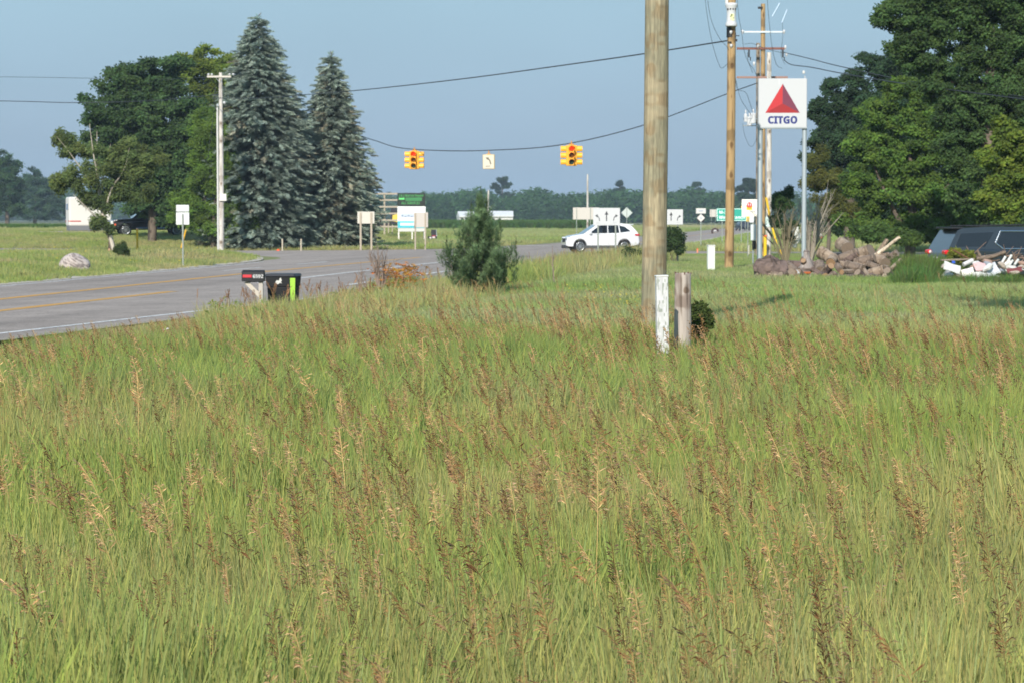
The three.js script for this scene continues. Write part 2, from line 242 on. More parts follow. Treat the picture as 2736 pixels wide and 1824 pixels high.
// what grows where
const fieldEdge = (X, Z, p) => Z < 31 + 6 * (fbm(X * 0.3 + 4, 2) - 0.5) && p < 9.6 + 1.5 * (fbm(Z * 0.3, 8) - 0.5);
function grassTint(X, Z, dry) { const n = fbm(X * 0.35, Z * 0.22), q = fbm(X * 0.9 + 30, Z * 0.6), d = Math.min(1, Math.max(0, dry + (n - 0.5) * 1.5)); const c = mixc([0.33, 0.40, 0.115], [0.51, 0.43, 0.235], d), v = 0.82 + 0.4 * q; return c.map(x => x * v); }
{
  const spots = [[], [], []];
  const bands = [[3.2, 7, 420], [7, 12, 330], [12, 18, 200], [18, 26, 120], [26, 36, 90]];
  for (const [z0, z1, dens] of bands) {
    const pad = 2.2, area = (a, b) => 0.2105 * (b * b - a * a) + 2 * pad * (b - a), n = Math.round(area(z0, z1) * dens);
    for (let i = 0; i < n; i++) {
      let Z, X; do { Z = rr(z0, z1); const hw = 0.2105 * Z + pad; X = rr(-1, 1) * (0.2105 * z1 + pad); if (Math.abs(X) <= hw) break; } while (true);
      const [s, p] = toSP(X, Z); if (!fieldEdge(X, Z, p)) continue;
      const far = ss(14, 40, Z), dry = 0.17 + 0.3 * far * ss(0.35, 0.7, fbm(X * 0.25 + 11, Z * 0.12));
      const low = 1 - 0.5 * ss(6, 10, p) - 0.35 * ss(20, 32, Z), patch = 0.82 + 0.4 * noise(X * 0.8 + 3, Z * 0.5);
      spots[Z < 15 ? 0 : Z < 28 ? 1 : 2].push([X, height(s, p) - 0.01, -Z, rr(0.85, 1.15) * low * patch, rnd() * 6.283, grassTint(X, Z, dry), gauss() * 0.06, 0.04 + gauss() * 0.07]);
    }
  }
  const sets = [
    [tuft(20, 0.06, 0.26, 0.54, 0.006, 0.012, 0.28), tuft(20, 0.065, 0.22, 0.5, 0.006, 0.0115, 0.24), tuft(18, 0.06, 0.30, 0.58, 0.0065, 0.0125, 0.32), tuft(20, 0.075, 0.2, 0.46, 0.006, 0.010, 0.45)],
    [tuft(24, 0.10, 0.26, 0.56, 0.008, 0.015, 0.5), tuft(26, 0.11, 0.22, 0.52, 0.008, 0.014, 0.6), tuft(22, 0.10, 0.28, 0.58, 0.008, 0.015, 0.4)],
    [tuft(34, 0.17, 0.25, 0.56, 0.008, 0.015, 0.55), tuft(36, 0.18, 0.22, 0.52, 0.008, 0.014, 0.5)],
  ];
  sets.forEach((g, k) => scatter('field_grass', g, grassMat, spots[k]).forEach((o, j) => tag(o, ['tall green grass of the field nearest the camera', 'green grass of the field in front of the wooden pole', 'tall thin grass along the far edge of the field'][k], 'grass', 'tall grass of the field', 'stuff')));

  // seed heads stand above it, in loose drifts
  const heads = [[], []];
  for (const [z0, z1, dens] of [[3.4, 12, 30], [12, 24, 40], [24, 46, 15]]) {
    const pad = 2.2, n = Math.round((0.2105 * (z1 * z1 - z0 * z0) + 2 * pad * (z1 - z0)) * dens);
    for (let i = 0; i < n; i++) {
      const Z = Math.sqrt(rr(z0 * z0, z1 * z1)), X = rr(-1, 1) * (0.2105 * Z + pad), [s, p] = toSP(X, Z); if (p > 11 || rnd() < 0.8 * ss(26, 34, Z) || rnd() < ss(7.5, 10.5, p)) continue;
      const drift = ss(0.34, 0.68, fbm(X * 0.7 + 5, Z * 0.45 + 2)); if (rnd() > 0.42 + 0.58 * drift) continue;
      const v = rr(0.55, 1.15), warm = rnd(), c = warm < 0.4 ? [0.47 * v, 0.355 * v, 0.225 * v] : warm < 0.78 ? [0.66 * v, 0.55 * v, 0.40 * v] : [0.25 * v, 0.165 * v, 0.10 * v];
      const low = 1 - 0.35 * ss(6.5, 10.5, p) - 0.12 * ss(24, 40, Z);
      heads[Z < 16 ? 0 : 1].push([X, height(s, p) - 0.01, -Z, rr(0.54, 0.8) * low, gauss() * 1.4, c, gauss() * 0.09, 0.045 + gauss() * 0.12]);
    }
  }
  const near = [seedStalk(0.86, 0.18, 46, 0.2, 0.5), seedStalk(0.92, 0.2, 40, 0.4, 0.7), seedStalk(0.80, 0.16, 44, 0.12, 0.35), seedStalk(0.95, 0.19, 32, 0.55, 0.9), seedStalk(0.76, 0.17, 48, 0.06, 0.28), seedStalk(0.90, 0.22, 40, 0.3, 0.55), seedStalk(0.88, 0.17, 32, 0.75, 1.1), seedStalk(0.9, 0.2, 52, 0.15, 0.7)];
  const far = [seedStalk(0.86, 0.20, 26, 0.5, 0.9, 2), seedStalk(0.80, 0.18, 24, 0.9, 1.1, 2), seedStalk(0.92, 0.2, 22, 0.3, 0.6, 2)];
  const pale = []; for (let i = 0; i < 16; i++) { const Z = Math.sqrt(rr(30, 260)), X = rr(-0.23, 0.23) * Z, [s, p] = toSP(X, Z); if (p > 8) continue; const v = rr(0.85, 1.15); pale.push([X, height(s, p), -Z, rr(0.72, 0.95), gauss() * 1.5, [0.78 * v, 0.66 * v, 0.47 * v], gauss() * 0.12, gauss() * 0.25]); }
  scatter('pale_seed_heads', [seedStalk(0.85, 0.18, 50, 0.3, 1.1, 1.15), seedStalk(0.8, 0.2, 44, 0.9, 1.3, 1.15), seedStalk(0.9, 0.16, 48, 0.1, 0.7, 1.15)], seedMat, pale).forEach(o => tag(o, 'few larger pale straw-coloured seed heads among the brown ones', 'seed heads', 'seed heads over the field', 'stuff'));
  scatter('seed_heads', near, seedMat, heads[0]).forEach(o => tag(o, 'brown drooping grass seed heads standing over the near field', 'seed heads', 'seed heads over the field', 'stuff'));
  scatter('seed_heads', far, seedMat, heads[1]).forEach(o => tag(o, 'brown grass seed heads along the far part of the field', 'seed heads', 'seed heads over the field', 'stuff'));
}
{
  // mown lawn, road verge, yards, far fields
  const lawn = [], verge = [], yard = [], farF = [], flowers = [], weeds = [];
  for (let i = 0; i < 130000; i++) {           // near side beyond the field
    const Z = Math.sqrt(rr(27 * 27, 140 * 140)), X = rr(-0.24, 0.27) * Z + rr(-3, 3), [s, p] = toSP(X, Z);
    if (onRoad(s, p, 0.15) || p > 15 || fieldEdge(X, Z, p)) continue;
    const v = ss(6.4, 8.8, p + 2.2 * (fbm(X * 0.2, Z * 0.1) - 0.5)) * (1 - ss(118, 132, Z));
    const edge = ss(0, 1.6, piece(NEAR, s) - p);
    if (rnd() < v) { if (rnd() < 0.6) verge.push([X, height(s, p) - 0.01, -Z, rr(0.55, 1.2) * (0.35 + 0.65 * edge) * (0.6 + 0.7 * noise(X * 0.5, Z * 0.25)) * (X < -0.128 * Z ? 0.45 : X < -0.07 * Z ? 0.85 : Z < 62 ? 0.85 : 1.05), rnd() * 6.283, grassTint(X, Z, 0.24 + 0.5 * ss(0.42, 0.62, fbm(X * 0.2 + 50, Z * 0.1))), gauss() * 0.1, gauss() * 0.12]); }
    else if (rnd() < 0.8) { const c = grassTint(X, Z, 0.32); lawn.push([X, height(s, p) - 0.01, -Z, rr(0.7, 1.25) * (0.7 + 0.7 * noise(X * 0.3, Z * 0.12)) * (1 + 0.75 * (1 - ss(33, 46, Z))), rnd() * 6.283, c.map((x, k) => x * [0.92, 1, 1.05][k])]); }
  }
  for (let i = 0; i < 110000; i++) {           // far side of the road
    const s = rr(20, 250), p = rr(24, 95), [X, Z] = toXZ(s, p); if (onRoad(s, p, 0.25) || X < -0.25 * Z - 4 || X > 0.25 * Z) continue;
    if (s > 182 && s < 202 && p > 56) continue;
    const tall = ss(0, 5, p - piece(FAR, s)) * (1 - ss(7, 14, p - piece(FAR, s))) * (s < 139 ? 1 : 0.3), c = grassTint(X, Z, 0.36 + 0.35 * tall * ss(0.4, 0.7, fbm(X * 0.15, Z * 0.08)));
    yard.push([X, height(s, p) - 0.02, -Z, rr(0.7, 1.2) * (0.8 + 1.1 * tall * noise(X * 0.4, Z * 0.2)), rnd() * 6.283, c]);
  }
  for (let i = 0; i < 70000; i++) {            // fields past the intersection
    const Z = rr(156, 640), X = rr(-0.25, 0.25) * Z, [s, p] = toSP(X, Z); if (onRoad(s, p, 1.6) || (p > 36 && s < 245)) continue;
    const n = fbm(X * 0.03, Z * 0.012); farF.push([X, height(s, p) - 0.03, -Z, rr(0.5, 1.0) * (1 + Z / 600) * (0.6 + 0.7 * n), rnd() * 6.283, grassTint(X * 0.3, Z * 0.1, 0.26 + 0.5 * ss(0.42, 0.62, n))]);
  }
  const bank = [];
  for (let i = 0; i < 1200; i++) { const Z = Math.sqrt(rr(46 * 46, 112 * 112)), X = rr(-0.13, 0.07) * Z, [s, p] = toSP(X, Z); if (p < 8.3 || p > piece(NEAR, s) - 0.4 || rnd() > ss(0.4, 0.62, fbm(X * 0.25 + 70, Z * 0.08))) continue; const v = rr(0.7, 1.2); bank.push([X, height(s, p), -Z, rr(0.75, 1.1), rnd() * 6.283, [0.40 * v, 0.28 * v, 0.2 * v], gauss() * 0.12, gauss() * 0.12]); }
  scatter('bank_seed_heads', [seedStalk(0.8, 0.24, 24, 0.3, 0.7, 3.2), seedStalk(0.75, 0.2, 22, 0.6, 0.9, 3.2)], seedMat, bank).forEach(o => tag(o, 'reddish seed heads on the bank beside the road', 'seed heads', 'seed heads on the bank', 'stuff'));
  scatter('lawn_grass', [tuft(30, 0.17, 0.07, 0.17, 0.008, 0.016, 0.7), tuft(26, 0.16, 0.09, 0.2, 0.008, 0.016, 0.8)], grassMat, lawn).forEach(o => tag(o, 'mown lawn grass between the field and the log pile', 'grass', 'mown lawn grass', 'stuff'));
  scatter('verge_grass', [tuft(30, 0.2, 0.25, 0.62, 0.008, 0.018, 0.6), tuft(26, 0.18, 0.3, 0.75, 0.009, 0.018, 0.45), tuft(34, 0.22, 0.2, 0.5, 0.01, 0.022, 0.8)], grassMat, verge).forEach(o => tag(o, 'rough weedy grass on the bank along the highway', 'grass', 'verge grass by the road', 'stuff'));
  scatter('yard_grass', [tuft(30, 0.28, 0.10, 0.24, 0.016, 0.03, 0.7), tuft(26, 0.26, 0.12, 0.30, 0.016, 0.03, 0.7)], grassMat, yard).forEach(o => tag(o, 'short grass across the road around the boulder and the trees', 'grass', 'grass across the road', 'stuff'));
  scatter('pasture_grass', [tuft(28, 0.5, 0.18, 0.42, 0.04, 0.08, 0.6), tuft(26, 0.55, 0.15, 0.36, 0.04, 0.08, 0.6)], grassMat, farF).forEach(o => tag(o, 'pale meadow grass in the fields past the intersection', 'grass', 'meadow grass past the intersection', 'stuff'));
}

// ---- leafy sprays and trees
function spray(n, rad, len, wid, flat = 0.6) {
  const B = newB();
  for (let i = 0; i < n; i++) {
    const a = rnd() * 6.283, b = Math.acos(rr(-1, 1)), r = rad * Math.cbrt(rnd()), c = [Math.sin(b) * Math.cos(a) * r, Math.cos(b) * r * flat, Math.sin(b) * Math.sin(a) * r];
    const d = V(rr(-1, 1), rr(-0.9, 0.5), rr(-1, 1)).normalize(), u = V(rr(-1, 1), rr(-0.2, 0.2), rr(-1, 1)).cross(d).normalize(), L = len * rr(0.7, 1.25), W = wid * rr(0.7, 1.2) * 0.5, nn = d.clone().cross(u).multiplyScalar(L * 0.14), i0 = B.pos.length / 3, v = rr(0.8, 1.2), k = [v * rr(0.9, 1.1), v, v * rr(0.85, 1.1)];
    B.pos.push(c[0], c[1], c[2], c[0] + d.x * L * 0.5 + u.x * W + nn.x, c[1] + d.y * L * 0.5 + u.y * W + nn.y, c[2] + d.z * L * 0.5 + u.z * W + nn.z, c[0] + d.x * L * 0.5 - u.x * W + nn.x, c[1] + d.y * L * 0.5 - u.y * W + nn.y, c[2] + d.z * L * 0.5 - u.z * W + nn.z, c[0] + d.x * L, c[1] + d.y * L, c[2] + d.z * L, c[0] + d.x * L * 0.5, c[1] + d.y * L * 0.5, c[2] + d.z * L * 0.5);
    for (let q = 0; q < 5; q++) B.col.push(...k);
    B.idx.push(i0, i0 + 1, i0 + 4, i0, i0 + 4, i0 + 2, i0 + 4, i0 + 1, i0 + 3, i0 + 4, i0 + 3, i0 + 2);
  }
  return toGeo(B.pos, B.col, B.idx);
}
const leafSprays = [spray(11, 0.24, 0.17, 0.10), spray(10, 0.26, 0.16, 0.09), spray(12, 0.22, 0.15, 0.10)];
const fineSprays = [spray(14, 0.24, 0.13, 0.045, 0.9), spray(13, 0.26, 0.14, 0.04, 0.9)];
const foliage = leafMat(0.35);
const barkTex = woodTex([120, 108, 96], [92, 82, 72], [70, 62, 52], 30, 6), barkMat = new THREE.MeshStandardMaterial({ map: barkTex, roughness: 0.95 });
const paleBark = new THREE.MeshStandardMaterial({ map: woodTex([205, 198, 186], [176, 166, 152], [110, 100, 90], 18, 12), roughness: 0.9 });
// lobes: [x, y, z, rx, ry, rz, density] round the tree's base
function crown(tree, lobes, color, geos, per = 10, m = foliage, scale = 1, vary = 0.35) {
  const spots = [];
  for (const [x, y, z, rx, ry, rz, k = 1] of lobes) {
    const n = Math.round(per * k * Math.pow(rx * ry * rz, 2 / 3) * 12.6 / (scale * scale));
    // uneven outline: sub-clumps on the lobe, then sprays round each
    const clumps = Math.max(8, Math.round(n * 3.1 / 20));
    for (let c = 0; c < clumps; c++) {
      const a = rnd() * 6.283, cb = rr(-0.85, 1), sb = Math.sqrt(1 - cb * cb), q = Math.pow(rnd(), 0.28) * rr(0.74, 1.1), ox = Math.cos(a) * sb * rx * q, oy = cb * ry * q, oz = Math.sin(a) * sb * rz * q, cs = rr(0.55, 1.1) * Math.cbrt(rx * ry * rz) * 0.31, cv = rr(1 - vary, 1 + vary), hue = gauss() * 0.12;
      for (let i = 0; i < 20; i++) {
        const e = V(gauss(), gauss() * 0.62, gauss()).multiplyScalar(cs * 1.25), v = cv * rr(0.85, 1.15);
        spots.push([x + ox + e.x, y + oy + e.y, z + oz + e.z, scale * rr(0.8, 1.3), rnd() * 6.283, [color[0] * v * (1 + hue), color[1] * v, color[2] * v * (1 - hue)], rr(-0.5, 0.5), rr(-0.5, 0.5)]);
      }
    }
  }
  return scatter('crown', geos, m, spots, tree);
}
function limbs(tree, paths, m = barkMat) { paths.forEach(([pts, radii], i) => obj(i ? 'limb' : 'trunk', taper(pts.map(q => V(...q)), radii), m, tree)); }
// lobes given by where they show: [px, py, rx px, ry px, depth offset m, density]
function lobesFrom(base, Z, list, deep = 0.9) { return list.map(([px, py, rx, ry, dz = 0, k = 1]) => { const q = at(px, py, Z - dz); return [q.x - base.x, q.y - base.y, q.z - base.z, M_(rx, Z), M_(ry, Z), M_((rx + ry) / 2, Z) * deep, k]; }); }

{ // broad-leaved weeds on the bank
  const w = [];
  for (let i = 0; i < 3600; i++) { const Z = rr(45, 92), X = rr(-0.125, 0.05) * Z, [s, p] = toSP(X, Z); if (p < 8.8 || p > piece(NEAR, s) - 0.3 || fbm(X * 0.5 + 9, Z * 0.3) < 0.47) continue; const v = rr(0.7, 1.25), k = rr(0.03, 0.36); w.push([X, height(s, p) + k, -Z, rr(0.35, 0.6), rnd() * 6.283, rnd() < 0.3 ? [0.27 * v, 0.31 * v, 0.07 * v] : [0.17 * v, 0.26 * v, 0.06 * v], gauss() * 0.4, gauss() * 0.4]); }
  scatter('broad_leaf_weeds', leafSprays, foliage, w).forEach(o => tag(o, 'broad-leaved green weeds mixed into the grass of the bank', 'weeds', 'weeds on the bank', 'stuff'));
}

// ---------------------------------------------------------------- trees and shrubs
{ // across the road
  let b = ground(405, 170), t = thing('maple_tree', 'broad dark green maple standing between the black pickup and the wooden pole', 'tree', b);
  limbs(t, [[[[0, -0.2, 0], [0.05, 2.2, 0], [-0.1, 5, 0.1], [0.2, 8, 0]], [0.34, 0.29, 0.24, 0.12]], [[[0, 3, 0], [-1.5, 5, 0.3], [-2.6, 7.5, 0.4]], [0.26, 0.18, 0.08]], [[[0, 3.4, 0], [1.4, 5.4, 0.2], [2.2, 8.5, -0.3]], [0.25, 0.17, 0.07]]]);
  crown(t, lobesFrom(b, 170, [[290, 310, 80, 85], [335, 225, 52, 52], [380, 215, 70, 62], [445, 205, 70, 60], [300, 400, 85, 70], [370, 330, 100, 90], [450, 320, 90, 90], [460, 420, 100, 80], [380, 440, 110, 80], [500, 500, 90, 80], [520, 350, 60, 100], [400, 520, 90, 55], [440, 558, 100, 26], [490, 585, 60, 30]]), [0.066, 0.125, 0.042], leafSprays, 11, foliage, 1.45);
  b = ground(540, 186); t = thing('elm_tree', 'yellow-green tree top showing behind the dark maple', 'tree', b);
  limbs(t, [[[[0, -0.2, 0], [0, 5, 0], [0.3, 11, 0]], [0.4, 0.3, 0.1]]]);
  crown(t, lobesFrom(b, 186, [[548, 165, 52, 46], [590, 205, 55, 55], [500, 190, 44, 46], [560, 260, 80, 70], [620, 180, 34, 36, 0, 0.6]]), [0.145, 0.205, 0.032], leafSprays, 10, foliage, 1.4);
  b = ground(585, 164); t = thing('locust_tree', 'low feathery bright green tree right behind the wooden pole', 'tree', b);
  limbs(t, [[[[-0.4, -0.2, 0], [-0.3, 2.5, 0], [0, 5, 0], [-0.1, 8, 0]], [0.2, 0.15, 0.1, 0.04]]]);
  crown(t, lobesFrom(b, 164, [[555, 360, 50, 80], [560, 460, 62, 80], [610, 530, 62, 60], [640, 590, 46, 48], [560, 590, 58, 52], [600, 450, 40, 80], [500, 560, 50, 60]]), [0.125, 0.21, 0.036], fineSprays, 16, foliage, 1.35);
  b = ground(307, 125); t = thing('birch_tree', 'leaning half-bare birch with pale limbs beside the boulder', 'tree', b);
  const q = (px, py, dz = 0) => { const v = at(px, py, 125 - dz); return [v.x - b.x, v.y - b.y, v.z - b.z]; };
  limbs(t, [[[[0, -0.2, 0], q(292, 630), q(278, 585), q(264, 520), q(258, 440), q(258, 350)], [0.15, 0.13, 0.11, 0.075, 0.045, 0.012]],
    [[q(276, 575), q(300, 500, 0.3), q(330, 455, 0.4), q(345, 395, 0.4)], [0.07, 0.05, 0.032, 0.01]], [[q(266, 530), q(282, 430), q(295, 385)], [0.05, 0.032, 0.01]], [[q(264, 520), q(215, 450, 0.4), q(175, 395, 0.4), q(150, 365, 0.4)], [0.055, 0.035, 0.02, 0.008]], [[q(262, 480), q(250, 420, 0.6), q(238, 330, 0.6)], [0.05, 0.035, 0.012]], [[q(285, 605), q(235, 560, 0.8), q(195, 520, 0.8)], [0.06, 0.04, 0.015]]], paleBark);
  crown(t, lobesFrom(b, 125, [[165, 372, 32, 16, 0, 0.45], [190, 400, 24, 14, 0, 0.4], [200, 470, 48, 40, 0, 0.8], [250, 430, 55, 50, 0, 0.6], [310, 450, 60, 60, 0, 0.7], [385, 420, 55, 50, 0, 0.8], [370, 500, 70, 60, 0, 0.9], [250, 525, 60, 36], [270, 480, 70, 50], [330, 400, 50, 40, 0, 0.7], [295, 535, 62, 34, 0, 0.8], [165, 490, 30, 26, 0, 0.7], [270, 600, 34, 16, 0.4, 0.4]], 0.7), [0.125, 0.17, 0.056], fineSprays, 13, foliage, 1.25);
  b = ground(322, 112); t = thing('low_shrub', 'small dark shrub at the foot of the leaning birch', 'shrub', b);
  obj('stem', [bar(V(0, -0.05, 0), V(0.1, 0.5, 0), 0.02, 0.01), bar(V(0, -0.05, 0), V(-0.15, 0.45, 0), 0.02, 0.01)], barkMat, t);
  crown(t, [[0, 0.4, 0, 0.34, 0.32, 0.3], [0.15, 0.25, 0, 0.26, 0.2, 0.26]], [0.06, 0.095, 0.03], fineSprays, 16, foliage, 0.6);
  for (const [px, Z, list, name, label, c] of [
    [18, 480, [[14, 455, 42, 58], [5, 520, 50, 52], [40, 500, 22, 50], [20, 560, 60, 24]], 'oak_tree', 'round dark tree at the left edge of the picture', [0.055, 0.11, 0.045]],
    [92, 600, [[95, 485, 34, 40], [70, 520, 40, 40], [125, 520, 40, 42], [150, 540, 40, 34], [100, 566, 80, 22]], 'cedar_tree', 'hazy blue-green tree between the edge oak and the birch', [0.055, 0.11, 0.06]]]) {
    b = ground(px, Z); t = thing(name, label, 'tree', b); limbs(t, [[[[0, -0.3, 0], [0, 3, 0], [0.2, 7, 0]], [0.5, 0.4, 0.15]]]);
    crown(t, lobesFrom(b, Z, list), c, leafSprays, 8, foliage, 2.2);
  }
}
// spruces: drooping boughs, tier on tier
function spruceSpray() {
  const B = newB();
  for (let i = 0; i < 22; i++) { const t = i / 21, side = i % 2 ? 1 : -1, len = 0.2 * (1 - 0.55 * t) + 0.05; for (let k = 0; k < 2; k++) { const a = 0.7 + rr(-0.25, 0.25), x0 = t * 0.42, i0 = B.pos.length / 3, dx = Math.cos(a) * len, dz = Math.sin(a) * len * side * (k ? 0.4 : 1), dy = k ? -len * rr(0.2, 0.6) : rr(-0.06, 0.05), w = 0.022, v = rr(0.7, 1.3), c = [v * rr(0.95, 1.1), v, v * rr(0.95, 1.1)]; B.pos.push(x0 - w, 0.0, 0, x0 + w, 0.01, 0, x0 + dx * 0.6 + w, dy * 0.6, dz * 0.6 + w, x0 + dx, dy, dz); for (let q = 0; q < 4; q++) B.col.push(...c); B.idx.push(i0, i0 + 1, i0 + 2, i0, i0 + 2, i0 + 3); } }
  return toGeo(B.pos, B.col, B.idx);
}
const spruceSprays = [spruceSpray(), spruceSpray(), spruceSpray()];
function spruce(px, Z, H, R, label, color, shape) {
  const b = ground(px, Z), t = thing('spruce_tree', label, 'tree', b, 0, 'blue spruces by the intersection');
  obj('trunk', taper([V(0, -0.2, 0), V(0.05, H * 0.5, 0), V(0, H * 0.99, 0)], [0.28, 0.16, 0.02]), barkMat, t);
  const spots = [], twigs = [];
  for (let y = 0.25; y < H - 0.15; y += 0.17) {
    const f = y / H, n = Math.round(7 + 8 * (1 - f)), ph = rnd() * 6.283;
    for (let k = 0; k < n; k++) {
      const az = ph + k / n * 6.283 + gauss() * 0.25, L = Math.max(0.22, R * shape(f) * rr(0.72, 1.14) * (0.78 + 0.44 * noise(Math.cos(az) * 1.6 + px, Math.sin(az) * 1.6 + y * 0.45))), cv = rr(0.75, 1.25);
      const brown = fbm(az * 1.3 + 20 * (px > 800), y * 0.35) > 0.6 ? 1 : 0;
      const yj = y + gauss() * 0.22, pt = q => [Math.cos(az) * L * q, yj + 0.10 * L * q - 0.42 * L * q * q + 0.16 * L * Math.pow(q, 5), Math.sin(az) * L * q];
      if (k % 4 === 0) twigs.push(bar(V(...pt(0)), V(...pt(0.6)), 0.025 * (1 - 0.6 * f), 0.006, 4));
      const m = Math.max(2, Math.round(L / 0.15));
      for (let i = 0; i < m; i++) {
        const u = 0.18 + 0.82 * (i + rnd()) / m, [x, yy, z] = pt(Math.min(1, u)), jit = 0.3 * (1 - f * 0.5), v = cv * rr(0.8, 1.2);
        const c = brown && rnd() < 0.4 ? [color[0] * 1.2 * v, color[1] * 0.95 * v, color[2] * 0.85 * v] : color.map(q => q * v);
        spots.push([x + gauss() * jit * 1.6, yy + gauss() * jit * 0.7, z + gauss() * jit * 1.6, rr(0.8, 1.4), -az + gauss() * 0.8, c, gauss() * 0.5, -0.2 + gauss() * 0.45]);
      }
    }
  }
  for (let i = 0; i < 26; i++) spots.push([gauss() * 0.12, H - 0.9 + i * 0.036, gauss() * 0.12, rr(0.4, 0.7), rnd() * 6.283, color.map(q => q * rr(0.9, 1.3)), 0, rr(0.3, 1.1)]);
  obj('limb', twigs, barkMat, t); t.children[1].name = 'boughs'; t.children[1].userData.kind = 'stuff';
  scatter('crown', spruceSprays, foliage, spots, t);
}
spruce(692, 166, 15.9, 3.6, 'taller of the two blue spruces, right of the wooden pole', [0.31, 0.39, 0.315], f => f < 0.55 ? 1 - 0.2 * f : 0.89 * Math.pow((1 - f) / 0.45, 0.8));
spruce(886, 170, 13.6, 3.3, 'shorter of the two blue spruces, next to the billboards', [0.325, 0.40, 0.315], f => f < 0.3 ? 0.92 + 0.1 * f : 0.95 * Math.pow((1 - f) / 0.7, 0.85));

// small pine on the bank
function needleShoot() { const B = newB(); for (let i = 0; i < 60; i++) { const t = rnd(), a = rnd() * 6.283, L = rr(0.07, 0.12), up = rr(0.4, 1.1), i0 = B.pos.length / 3, y = t * 0.26, w = 0.0055, v = rr(0.75, 1.25), x = Math.cos(a), z = Math.sin(a); B.pos.push(-z * w, y, x * w, z * w, y, -x * w, x * L, y + L * up, z * L); for (let q = 0; q < 3; q++) B.col.push(v * rr(0.9, 1.1), v, v * rr(0.85, 1.1)); B.idx.push(i0, i0 + 1, i0 + 2); } return toGeo(B.pos, B.col, B.idx); }
{
  const b = ground(1283, 55), t = thing('young_pine', 'young bushy green pine growing on the bank before the intersection', 'tree', b), shoots = [needleShoot(), needleShoot(), needleShoot()], spots = [], twigs = [];
  obj('trunk', taper([V(0, -0.1, 0), V(0.03, 1.1, 0), V(-0.02, 2.15, 0)], [0.05, 0.035, 0.012]), barkMat, t);
  for (let y = 0.12; y < 2.05; y += 0.12) {
    const f = y / 2.2, n = Math.round(7 - 4 * f), ph = rnd() * 6.283;
    for (let k = 0; k < n; k++) {
      const az = ph + k / n * 6.283 + gauss() * 0.4, L = (y < 0.75 ? rr(0.6, 0.98) : y < 1.05 ? rr(0.35, 0.7) : y < 1.4 ? rr(0.25, 0.55) : lerp(0.36, 0.08, (y - 1.4) / 0.7) * rr(0.6, 1.3)), m = Math.max(2, Math.round(L / 0.062)), cv = rr(0.75, 1.2);
      twigs.push(bar(V(0, y, 0), V(Math.cos(az) * L * 0.9, y + L * 0.3, Math.sin(az) * L * 0.9), 0.014, 0.005, 4));
      for (let i = 0; i < m; i++) { const u = 0.3 + 0.7 * (i + rnd()) / m, v = cv * rr(0.85, 1.15); spots.push([Math.cos(az) * L * u + gauss() * 0.09, y + L * 0.34 * u * u + gauss() * 0.06, Math.sin(az) * L * u + gauss() * 0.09, rr(0.75, 1.25), rnd() * 6.283, [0.175 * v, 0.265 * v, 0.125 * v], Math.sin(az) * 0.35 + gauss() * 0.25, -Math.cos(az) * 0.35 + gauss() * 0.25]); }
    }
  }
  for (const [x, y] of [[-0.05, 1.9], [0.02, 2.05], [-0.2, 1.75], [0.14, 1.8], [-0.75, 0.95], [0.8, 0.9]]) for (let i = 0; i < 4; i++) spots.push([x + gauss() * 0.02, y + i * 0.1, gauss() * 0.03, 0.6, rnd() * 6.283, [0.11, 0.15, 0.06], 0, 0]);
  obj('boughs', twigs, barkMat, t).userData.kind = 'stuff'; scatter('crown', shoots, foliage, spots, t);
}
